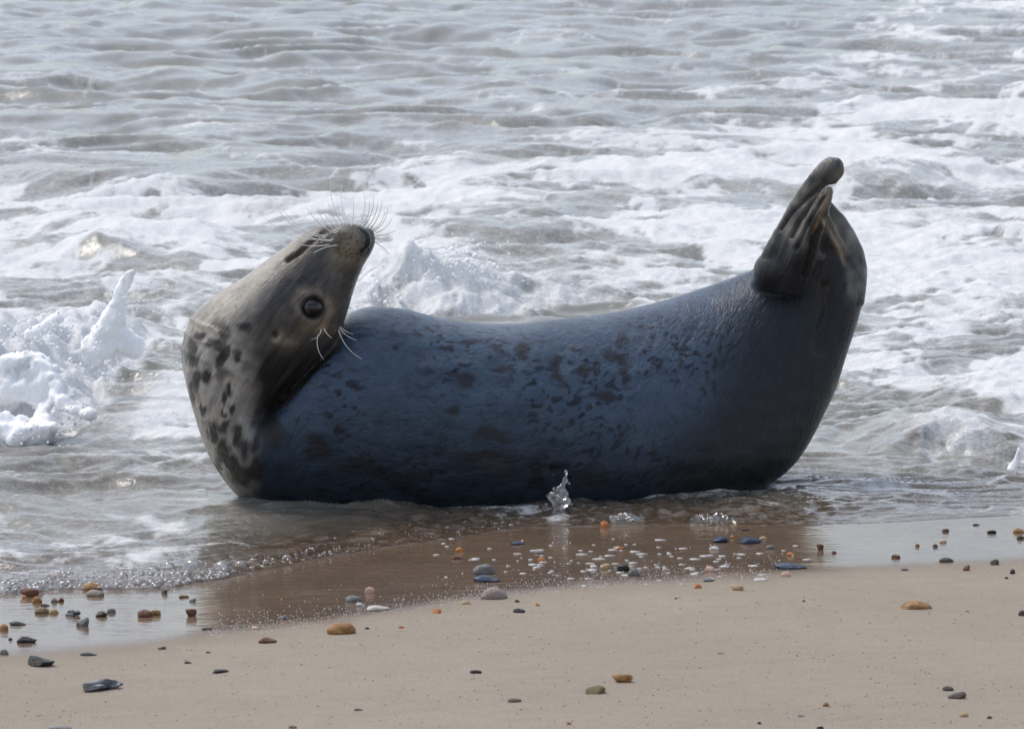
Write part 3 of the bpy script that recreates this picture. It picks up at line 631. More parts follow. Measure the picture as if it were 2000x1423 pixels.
def foam_shader(m, nrm=None):
    d = m.n('ShaderNodeBsdfDiffuse'); d.inputs['Color'].default_value = (0.86, 0.87, 0.88, 1)
    t = m.n('ShaderNodeBsdfTranslucent'); t.inputs['Color'].default_value = (0.80, 0.83, 0.84, 1)
    if nrm is not None: m.l(nrm, d.inputs['Normal'])
    return m.mixs(0.28, d.outputs[0], t.outputs[0])
def sea_material():
    m = M('sea_water'); foam_a = m.attr('foam'); murk = m.attr('murk'); far = m.attr('far')
    n1_ = m.noise(55, 3, 0.6, stretch=(1, 1.5, 1)); n2_ = m.noise(170, 2, 0.5)
    hh = m.math('ADD', n1_, m.math('MULTIPLY', n2_, 0.35))
    nb = m.bump(hh, 0.5, 0.0035)
    tr = m.n('ShaderNodeBsdfTransparent'); tr.inputs['Color'].default_value = (0.86, 0.80, 0.70, 1)
    df = m.n('ShaderNodeBsdfDiffuse')
    m.l(m.mixc(m.attr('far'), m.ramp(murk, [(0.0, (0.16, 0.12, 0.08)), (0.35, (0.155, 0.14, 0.115)), (1.0, (0.165, 0.162, 0.145))]), (0.175, 0.178, 0.165)), df.inputs['Color'])
    bodys = m.mixs(m.mapr(murk, 0.0, 0.55, 0.12, 1.0, False), tr.outputs[0], df.outputs[0])
    gl = m.n('ShaderNodeBsdfGlossy'); gl.inputs['Color'].default_value = (1, 1, 1, 1)
    m.l(m.mapr(far, 0, 1, 0.05, 0.08, False), gl.inputs['Roughness']); m.l(nb, gl.inputs['Normal'])
    fr = m.n('ShaderNodeFresnel'); fr.inputs['IOR'].default_value = 1.34; m.l(nb, fr.inputs['Normal'])
    wat = m.mixs(fr.outputs[0], bodys, gl.outputs[0])
    br = m.noise(38, 5, 0.65, stretch=(1, 1.3, 1)); br2 = m.noise(120, 3, 0.6)
    k = m.math('ADD', foam_a, m.math('MULTIPLY', m.math('SUBTRACT', br, 0.5), 0.9)); k = m.math('ADD', k, m.math('MULTIPLY', m.math('SUBTRACT', br2, 0.5), 0.55))
    k = m.math('MULTIPLY', m.mapr(k, 0.05, 0.95), m.mapr(foam_a, 0.02, 0.16))
    fnb = m.bump(m.math('ADD', br, m.math('MULTIPLY', br2, 0.5)), 0.6, 0.012)
    return m.surf(m.mixs(m.math('MULTIPLY', k, 0.96), wat, foam_shader(m, fnb)))
SEA = sea_material()
link('sea_water', me, SEA, kind='structure', label='grey foaming surf washing in round the seal')
sea_bvh = None

# ------------------------------------------------------------------ thrown foam and splashes
def white_foam():
    m = M('white_foam'); br = m.noise(30, 6, 0.7, stretch=(1, 1, .55), dist=1.0); f2 = m.noise(150, 4, 0.65); nb = m.bump(m.math('ADD', br, m.math('MULTIPLY', f2, 0.35)), 0.55, 0.014)
    fo = m.pr((0.88, 0.887, 0.895), 0.7, Specular_IOR_Level=0.25, Normal=nb, Subsurface_Weight=0.6, Subsurface_Radius=(0.02, 0.021, 0.022), Subsurface_Scale=1.0)
    wa = m.pr((0.42, 0.43, 0.42), 0.3, Specular_IOR_Level=0.5, Normal=nb, IOR=1.33)
    v = m.noise(11, 5, 0.62, stretch=(1, 1, .5), dist=1.5)
    k = m.math('ADD', v, m.math('MULTIPLY', m.math('SUBTRACT', br, 0.5), 0.5))
    return m.surf(m.mixs(m.mapr(k, 0.50, 0.72, 0.0, 0.55), fo, wa))
FOAM = white_foam()

def blob(name, balls, voxel, mat, label, cat='splash', sm=6, rough=0.0, group=None):
    P = Parts()
    for (c, r) in balls: P.add(np.asarray(c) + ICO2[0] * r, ICO2[1])
    me = remeshed(*P.get(), voxel, sm, 0.5); V_ = verts_of(me)
    if rough: V_ += normals_of(me) * (rough * (1.2 * pn3(V_ * np.array([16, 16, 9]), 4) + pn3(V_ * 30, 5) + 0.7 * pn3(V_ * 65, 6) + .4 * pn3(V_ * 120, 7)))[:, None]; set_verts(me, V_)
    return link(name, me, mat, label=label, cat=cat, group=group)
def chain(pts, step=8, jit=0):            # pts: (u, v, depth, radius px)
    q = catmull(pts, step); out = []
    for a in q:
        c = at_y(a[0], a[1], a[2]) + rng.normal(size=3) * jit * a[3] * MP; out.append((c, max(a[3], 2) * MP * (1 + a[2] / 10)))
    return out
blob('foam_finger', chain([(205, 660, 1.55, 34), (226, 610, 1.5, 24), (235, 575, 1.48, 15), (246, 545, 1.46, 12), (253, 537, 1.45, 12)]) + chain([(190, 680, 1.55, 36), (230, 665, 1.55, 34), (262, 680, 1.55, 24)]),
     0.007, FOAM, 'tall white finger of foam leaping from the breaker left of the seal', rough=.0065)
blob('foam_plume', chain([(40, 800, .95, 50), (30, 745, .9, 40), (60, 715, .88, 30), (90, 730, .85, 26), (110, 765, .8, 14), (132, 792, .75, 9), (156, 805, .72, 8), (180, 810, .7, 6)], 8, .25)
     + chain([(60, 760, .85, 24), (78, 795, .8, 16), (84, 830, .75, 18), (100, 855, .72, 12), (145, 850, .7, 6)], 8, .2) + chain([(-20, 860, .8, 50), (20, 850, .75, 36), (60, 845, .7, 26), (110, 838, .68, 14)], 8, .3),
     0.008, FOAM, 'ragged white plume of foam with dripping arms at the left edge', rough=.011)
blob('foam_lump', chain([(60, 655, 1.5, 16), (85, 640, 1.5, 13), (108, 624, 1.5, 13), (118, 622, 1.5, 10)]), 0.007, FOAM, 'small rounded foam lump thrown up left of the tall foam finger', rough=.002)
blob('foam_jet', chain([(1972, 918, .45, 11), (1984, 900, .45, 6), (1989, 886, .45, 4.5), (1990, 876, .45, 4)], 7, .3), 0.004, FOAM, 'thin upright foam jet at the right edge', rough=.002)
blob('foam_mound', chain([(1245, 50, 21, 20), (1275, 45, 21, 22), (1305, 46, 21, 16)], 6, .3), 0.03, FOAM, 'distant white foam cap near the top of the picture', rough=.01)
blob('foam_mound', chain([(150, 520, 5.2, 22), (175, 508, 5.2, 20), (200, 525, 5.2, 16)], 6, .3), 0.014, FOAM, 'small white wave cap behind the left breaker', rough=.008)
def tumble(name, pts, label, n_, depth, rmin, rmax, voxel, rough, seed):
    rs = np.random.default_rng(seed); wp = at_z([q[0] for q in pts], [q[1] for q in pts]); tt = np.linspace(0, 1, len(pts)); bl = []
    for k in range(n_):
        t = rs.random(); f_ = np.array([np.interp(t, tt, wp[:, 0]), np.interp(t, tt, wp[:, 1])]); H_ = np.interp(t, tt, [q[2] for q in pts])
        g = rs.random(); r = rs.uniform(rmin, rmax) * (0.45 + 0.55 * H_ / max(q[2] for q in pts))
        zt = 0.58 * H_ * (0.12 + 0.88 * math.sin(min(g * 1.25, 1) * math.pi / 2)) * (1 + .25 * rs.normal())
        bl.append(((f_[0] + rs.normal() * .02, f_[1] + g * depth * (0.4 + .6 * H_ / .2), max(zt - r * .6, -.02)), r))
    return blob(name, bl, voxel, FOAM, label, 'wave', 15, rough)
def clear_water():
    m = M('splash_water'); nb = m.bump(m.noise(120, 3), 0.5, 0.004)
    tr = m.n('ShaderNodeBsdfTransparent'); tr.inputs['Color'].default_value = (0.93, 0.94, 0.95, 1)
    gl = m.n('ShaderNodeBsdfGlossy'); gl.inputs['Roughness'].default_value = 0.06; m.l(nb, gl.inputs['Normal'])
    df = m.n('ShaderNodeBsdfTranslucent'); df.inputs['Color'].default_value = (0.7, 0.72, 0.74, 1)
    fr = m.n('ShaderNodeFresnel'); fr.inputs['IOR'].default_value = 1.45; m.l(nb, fr.inputs['Normal'])
    return m.surf(m.mixs(m.math('ADD', fr.outputs[0], 0.06), m.mixs(0.22, tr.outputs[0], df.outputs[0]), gl.outputs[0]))
CLEAR = clear_water()
sx = []
for a in chain([(1094, 1006, -.28, 11), (1090, 985, -.28, 12), (1092, 968, -.28, 12), (1099, 955, -.28, 8), (1102, 942, -.28, 5), (1104, 930, -.28, 3)], 6, .6): sx.append(a)
for k in range(44):
    sx.append((at_y(1093 + rng.normal() * 12, 975 + rng.normal() * 24, -.28 + rng.normal() * .012), rng.uniform(1.8, 4.6) * MP))
blob('water_splash', sx, 0.0026, CLEAR, 'clear upright water splash in front of the seal belly', sm=2, rough=.0012)
def bubbly(u0, u1, v, hgt, n_, d, label, name='bubbly_froth'):
    bl = []
    for k in range(n_):
        t = rng.random(); u = u0 + (u1 - u0) * t; e = math.sin(math.pi * t) ** .7
        bl.append((at_y(u, v - rng.random() * hgt * e, d + rng.normal() * .02), rng.uniform(3, 8) * MP))
    blob(name, bl, 0.0032, CLEAR, label, 'froth', 9, .0015)
bubbly(1195, 1255, 1012, 8, 40, -.36, 'clear bubbly froth hump right of the orange pebble')
bubbly(1345, 1435, 1018, 15, 90, -.36, 'largest bubbly froth hump under the seal hindquarters')

# froth bubbles along the swash edge
def bubble_material():
    m = M('bubble_film')
    tr = m.n('ShaderNodeBsdfTransparent'); gl = m.n('ShaderNodeBsdfGlossy'); gl.inputs['Roughness'].default_value = 0.03
    df = m.n('ShaderNodeBsdfDiffuse'); df.inputs['Color'].default_value = (0.8, 0.82, 0.84, 1)
    fr = m.n('ShaderNodeFresnel'); fr.inputs['IOR'].default_value = 1.5
    a = m.mixs(0.16, tr.outputs[0], df.outputs[0])
    return m.surf(m.mixs(m.math('ADD', fr.outputs[0], 0.03), a, gl.outputs[0]))
BUB = bubble_material()
def scatter(name, spots_, mat, label, ico=ICO1, flat=0.8, parent=None):
    P = Parts(); base_ = ico
    for (c, r) in spots_: P.add(np.asarray(c) + base_[0] * np.array([r, r, r * flat]), base_[1])
    V_, F_ = P.get(); return link(name, mesh_np(name, V_, F_), mat, kind='stuff', label=label)
def water_z(u, v):
    p_ = at_z(u, v, 0.006); return p_
bs = []
for k in range(1300):
    u = rng.uniform(-120, 700) if rng.random() < .85 else rng.uniform(700, 1000)
    if u > 450 and rng.random() < .6: continue
    xx = at_z(u, 1120)[0]; s0 = abs(rng.normal()) * 0.10 - 0.004
    yy = float(ysh(np.array([xx]))[0]) + s0; r = min(0.0026 * math.exp(abs(rng.normal()) * .55), .009)
    if u > 450: r *= .5
    bs.append(((xx, yy, 0.005), r))
for (u, v, r) in [(435, 1112, .020), (378, 1110, .024), (300, 1118, .014), (350, 1125, .010), (470, 1106, .013), (495, 1098, .009), (560, 1092, .010), (520, 1100, .008), (240, 1128, .011), (415, 1122, .009), (330, 1108, .012)]:
    p_ = at_z(u, v, .004); bs.append(((p_[0], p_[1], .006), r))
_k = ICO2[0][:, 2]; _f = ICO2[1][(_k[ICO2[1]] > -0.2).all(1)]
scatter('froth_bubbles', bs, BUB, 'clear bubbles along the edge of the swash', (ICO2[0], _f), 0.85)
bs = []
for k in range(1500):                     # pinprick bubbles at the rim of the wet film
    u = rng.uniform(430, 1560); p_ = at_z(u, 1180); xx = p_[0]
    yy = float(ywet(np.array([xx]))[0]) + abs(rng.normal()) * 0.13 - 0.015; r = rng.uniform(.0006, .0013)
    bs.append(((xx, yy, float(sand_z(np.array([xx]), np.array([yy]))[0]) + r * .3), r))
m = M('tiny_bubbles'); TB = m.surf(m.pr(m.ramp(m.noise(50), [(0.3, (0.6, 0.6, 0.6)), (0.7, (0.8, 0.8, 0.8))]), 0.15))
_oct = (np.array([(1, 0, 0), (-1, 0, 0), (0, 1, 0), (0, -1, 0), (0, 0, 1), (0, 0, -1)], float), np.array([(0, 2, 4), (2, 1, 4), (1, 3, 4), (3, 0, 4), (2, 0, 5), (1, 2, 5), (3, 1, 5), (0, 3, 5)]))
scatter('film_bubbles', bs, TB, 'pinprick white bubbles at the rim of the wet film', _oct, 0.7)
# flat flecks of froth drifting on the film in front of the seal
P = Parts()
for k in range(130):
    if rng.random() < .75: u, v = rng.normal(1220, 170), rng.normal(1092, 22)
    else: u, v = rng.uniform(850, 1600), rng.uniform(1050, 1135)
    if v > 1145 or v < 1045: continue
    c = on_sand(u, v) + np.array([0, 0, .0012]); nn = 9; r = rng.uniform(.0022, .008) * (0.5 if rng.random() < .4 else 1); a0 = rng.random() * 6
    ring = [c + np.array([math.cos(2 * math.pi * i / nn + a0) * r * 1.6 * rng.uniform(.4, 1.2), math.sin(2 * math.pi * i / nn + a0) * r * rng.uniform(.5, 1.3), 0]) for i in range(nn)]
    P.add(np.array(ring + [c + np.array([0, 0, .0008])] + [q - np.array([0, 0, .002]) for q in ring]),
          np.array([[i, (i + 1) % nn, nn] for i in range(nn)] + [[i + nn + 1, (i + 1) % nn + nn + 1, (i + 1) % nn] for i in range(nn)] + [[i + nn + 1, (i + 1) % nn, i] for i in range(nn)]))
m = M('froth_fleck'); FLK = m.surf(m.pr(m.ramp(m.noise(90), [(0.3, (0.34, 0.32, 0.29)), (0.7, (0.6, 0.59, 0.57))]), 0.35))
link('froth_flecks', mesh_np('froth_flecks', *P.get()), FLK, kind='stuff', label='scattered pale froth flecks on the wet film before the seal')
# spray drops round the left breaker
bs = []
for pts, n_ in (([(0, 640, 1.2), (60, 660, 1.1), (120, 640, 1.4), (200, 640, 1.5), (250, 590, 1.5), (100, 740, .9), (150, 800, .75), (60, 850, .7), (200, 720, 1.1)], 900), ([(690, 600, 3.3), (740, 575, 3.3), (800, 560, 3.4), (860, 520, 3.4), (900, 500, 3.4), (960, 530, 3.5)], 600)):
    for k in range(n_):
        q = pts[rng.integers(len(pts))]; e = rng.normal(size=2) * np.array([26, 20]); r = .0011 * math.exp(abs(rng.normal()) * .75)
        bs.append((at_y(q[0] + e[0], q[1] + e[1], q[2] + rng.normal() * .08), min(r, .006) * (1 if q[2] < 2 else 1.4)))
m = M('spray_foam'); SPR = m.surf(m.pr(m.ramp(m.noise(50), [(0.3, (0.8, 0.81, 0.82)), (0.7, (0.88, 0.88, 0.89))]), 0.4))
scatter('spray_drops', bs, SPR, 'fine white spray drops over the breaking waves', ICO1, 1.0)

# ================================================================== PEBBLES
def stone(name, stops, rough, scale=35, coat=0.5, stretch=None):
    m = M(name); oi = m.n('ShaderNodeObjectInfo'); tcx = m.n('ShaderNodeTexCoord')
    ad = m.n('ShaderNodeVectorMath', operation='ADD'); m.l(tcx.outputs['Object'], ad.inputs[0])
    sc_ = m.n('ShaderNodeVectorMath', operation='SCALE'); m.l(oi.outputs['Location'], sc_.inputs[0]); sc_.inputs['Scale'].default_value = 40; m.l(sc_.outputs[0], ad.inputs[1])
    n_ = m.noise(scale, 5, 0.6, ad.outputs[0], stretch, 0.6); f = m.noise(scale * 6, 3, 0.6, ad.outputs[0])
    c = m.ramp(n_, stops); c = m.mixc(m.mapr(f, 0.55, 0.75, 0, .5), c, m.mixc(1.0, c, (.4, .38, .36), 'MULTIPLY'))
    nb = m.bump(m.math('ADD', n_, m.math('MULTIPLY', f, .4)), 0.4, 0.15)
    return m.surf(m.pr(c, rough, Normal=nb, Specular_IOR_Level=0.35, Coat_Weight=coat * 0.3, Coat_Roughness=0.2))
# object space of a pebble is about two units across
ST = dict(
    amber=stone('amber_flint', [(0.3, (0.16, 0.065, 0.015)), (0.5, (0.30, 0.14, 0.035)), (0.68, (0.42, 0.24, 0.09))], .3, 1.6),
    cream=stone('cream_pebble', [(0.3, (0.34, 0.21, 0.09)), (0.55, (0.50, 0.36, 0.20)), (0.72, (0.60, 0.50, 0.36))], .35, 1.4),
    orange=stone('orange_pebble', [(0.3, (0.40, 0.11, 0.02)), (0.6, (0.55, 0.20, 0.05)), (0.75, (0.62, 0.42, 0.28))], .3, 1.2),
    red=stone('rust_brown_pebble', [(0.3, (0.07, 0.022, 0.012)), (0.55, (0.15, 0.05, 0.022)), (0.75, (0.26, 0.12, 0.06))], .3, 1.6),
    brown=stone('brown_pebble', [(0.3, (0.04, 0.028, 0.02)), (0.6, (0.085, 0.06, 0.042)), (0.75, (0.16, 0.12, 0.09))], .4, 1.6, .3),
    olive=stone('olive_pebble', [(0.3, (0.12, 0.085, 0.035)), (0.6, (0.20, 0.15, 0.07)), (0.75, (0.28, 0.23, 0.14))], .4, 1.4, .3),
    black=stone('black_flint', [(0.3, (0.008, 0.008, 0.009)), (0.6, (0.018, 0.017, 0.017)), (0.78, (0.06, 0.058, 0.055))], .35, 1.2, .2),
    flint=stone('white_rind_flint', [(0.44, (0.010, 0.011, 0.013)), (0.52, (0.05, 0.055, 0.06)), (0.58, (0.36, 0.38, 0.38))], .35, 1.0, .25),
    grey=stone('grey_pebble', [(0.3, (0.09, 0.085, 0.08)), (0.6, (0.18, 0.175, 0.165)), (0.75, (0.34, 0.33, 0.31))], .35, 1.8, .6),
    pinkgrey=stone('pink_grey_pebble', [(0.3, (0.20, 0.145, 0.12)), (0.6, (0.30, 0.23, 0.20)), (0.75, (0.42, 0.37, 0.34))], .3, 1.2, .6, (1, 1, 3)),
    blue=stone('blue_black_shell', [(0.3, (0.012, 0.02, 0.045)), (0.6, (0.03, 0.05, 0.10)), (0.78, (0.12, 0.16, 0.24))], .2, 1.4, .8, (.5, 2, 2)),
    white=stone('white_shell', [(0.3, (0.42, 0.38, 0.32)), (0.6, (0.62, 0.59, 0.54)), (0.75, (0.75, 0.73, 0.70))], .4, 1.5, .3),
    pink=stone('pink_shell', [(0.3, (0.50, 0.26, 0.18)), (0.6, (0.62, 0.42, 0.33)), (0.75, (0.72, 0.60, 0.52))], .35, 1.5, .4))
def shape(kind, seed):
    V_, F_ = ICO3 if kind != 'flint' else ICO4; V_ = V_.copy(); rs = np.random.default_rng(seed)
    if kind == 'round':
        V_ *= (1 + 0.16 * pn3(V_ * 0.9, seed) + 0.06 * pn3(V_ * 2.2, seed + 1))[:, None]
    elif kind == 'angular':                                # flat breaks on a rounded stone
        V_ *= (1 + 0.15 * pn3(V_ * 1.1, seed))[:, None]
        for k in range(7):
            n_ = rs.normal(size=3); n_ /= np.linalg.norm(n_); c_ = rs.uniform(.45, .75); e = np.maximum(V_ @ n_ - c_, 0); V_ -= e[:, None] * n_ * .92
        V_ *= (1 + 0.03 * pn3(V_ * 5, seed + 3))[:, None]
    elif kind == 'flint':
        V_ *= (1 + 0.28 * pn3(V_ * 1.0, seed) + 0.12 * pn3(V_ * 2.4, seed + 1))[:, None]
        for k in range(9):
            n_ = rs.normal(size=3); n_ /= np.linalg.norm(n_); c_ = rs.uniform(.4, .7); e = np.maximum(V_ @ n_ - c_, 0); V_ -= e[:, None] * n_ * .9
        V_[:, 2] += 0.25 * V_[:, 0] ** 2 - .1
    elif kind == 'sliver':
        V_ *= (1 + 0.25 * pn3(V_ * 1.3, seed))[:, None]; V_[:, 1] *= np.clip(1 - 0.45 * V_[:, 0], .2, 1.4); V_[:, 2] *= np.clip(1 - 0.35 * V_[:, 0], .2, 1.4)
    V_ -= (V_.max(0) + V_.min(0)) / 2; V_ /= (V_.max(0) - V_.min(0)) / 2
    return mesh_np('pebble', V_, F_)
SHAPES = {k: [shape(k, 100 + i * 7 + j * 31) for i in range(5)] for j, k in enumerate(('round', 'angular', 'flint', 'sliver'))}
_cnt = {}
def pebble(u, v, wpx, hpx, mat, kind, label, name='pebble', cat='pebble', rot=None, sink=0.36, z0=None):
    p_ = on_sand(u, v + hpx * 0.42) if z0 is None else at_z(u, v + hpx * 0.42, z0)
    sc_ = np.linalg.norm(p_ - CAM) / FPX
    hw = wpx * sc_ / 2; hh = hpx * sc_ / 2; hd = max(hw * 0.62, hh * .9); rz = max(2 * hh - .17 * hd, 1.1 * hh) / (2 - 2 * sink)
    i = _cnt.get(kind, 0); _cnt[kind] = i + 1
    key = (kind, i % 5, mat); me = _mesh_mat.get(key)
    if me is None: me = SHAPES[kind][i % 5].copy(); me.materials.append(ST[mat]); _mesh_mat[key] = me
    o = bpy.data.objects.new(name, me); COL.objects.link(o)
    o.scale = (hw, hd, rz); yaw = rng.uniform(-.35, .35) if rot is None else rot
    o.rotation_euler = (0, 0, yaw); o.location = (p_[0], p_[1] + hd * .6, p_[2] + rz * (1 - 2 * sink))
    o['label'] = label; o['category'] = cat; o['group'] = 'pebbles and shells on the beach'
    return o
_mesh_mat = {}
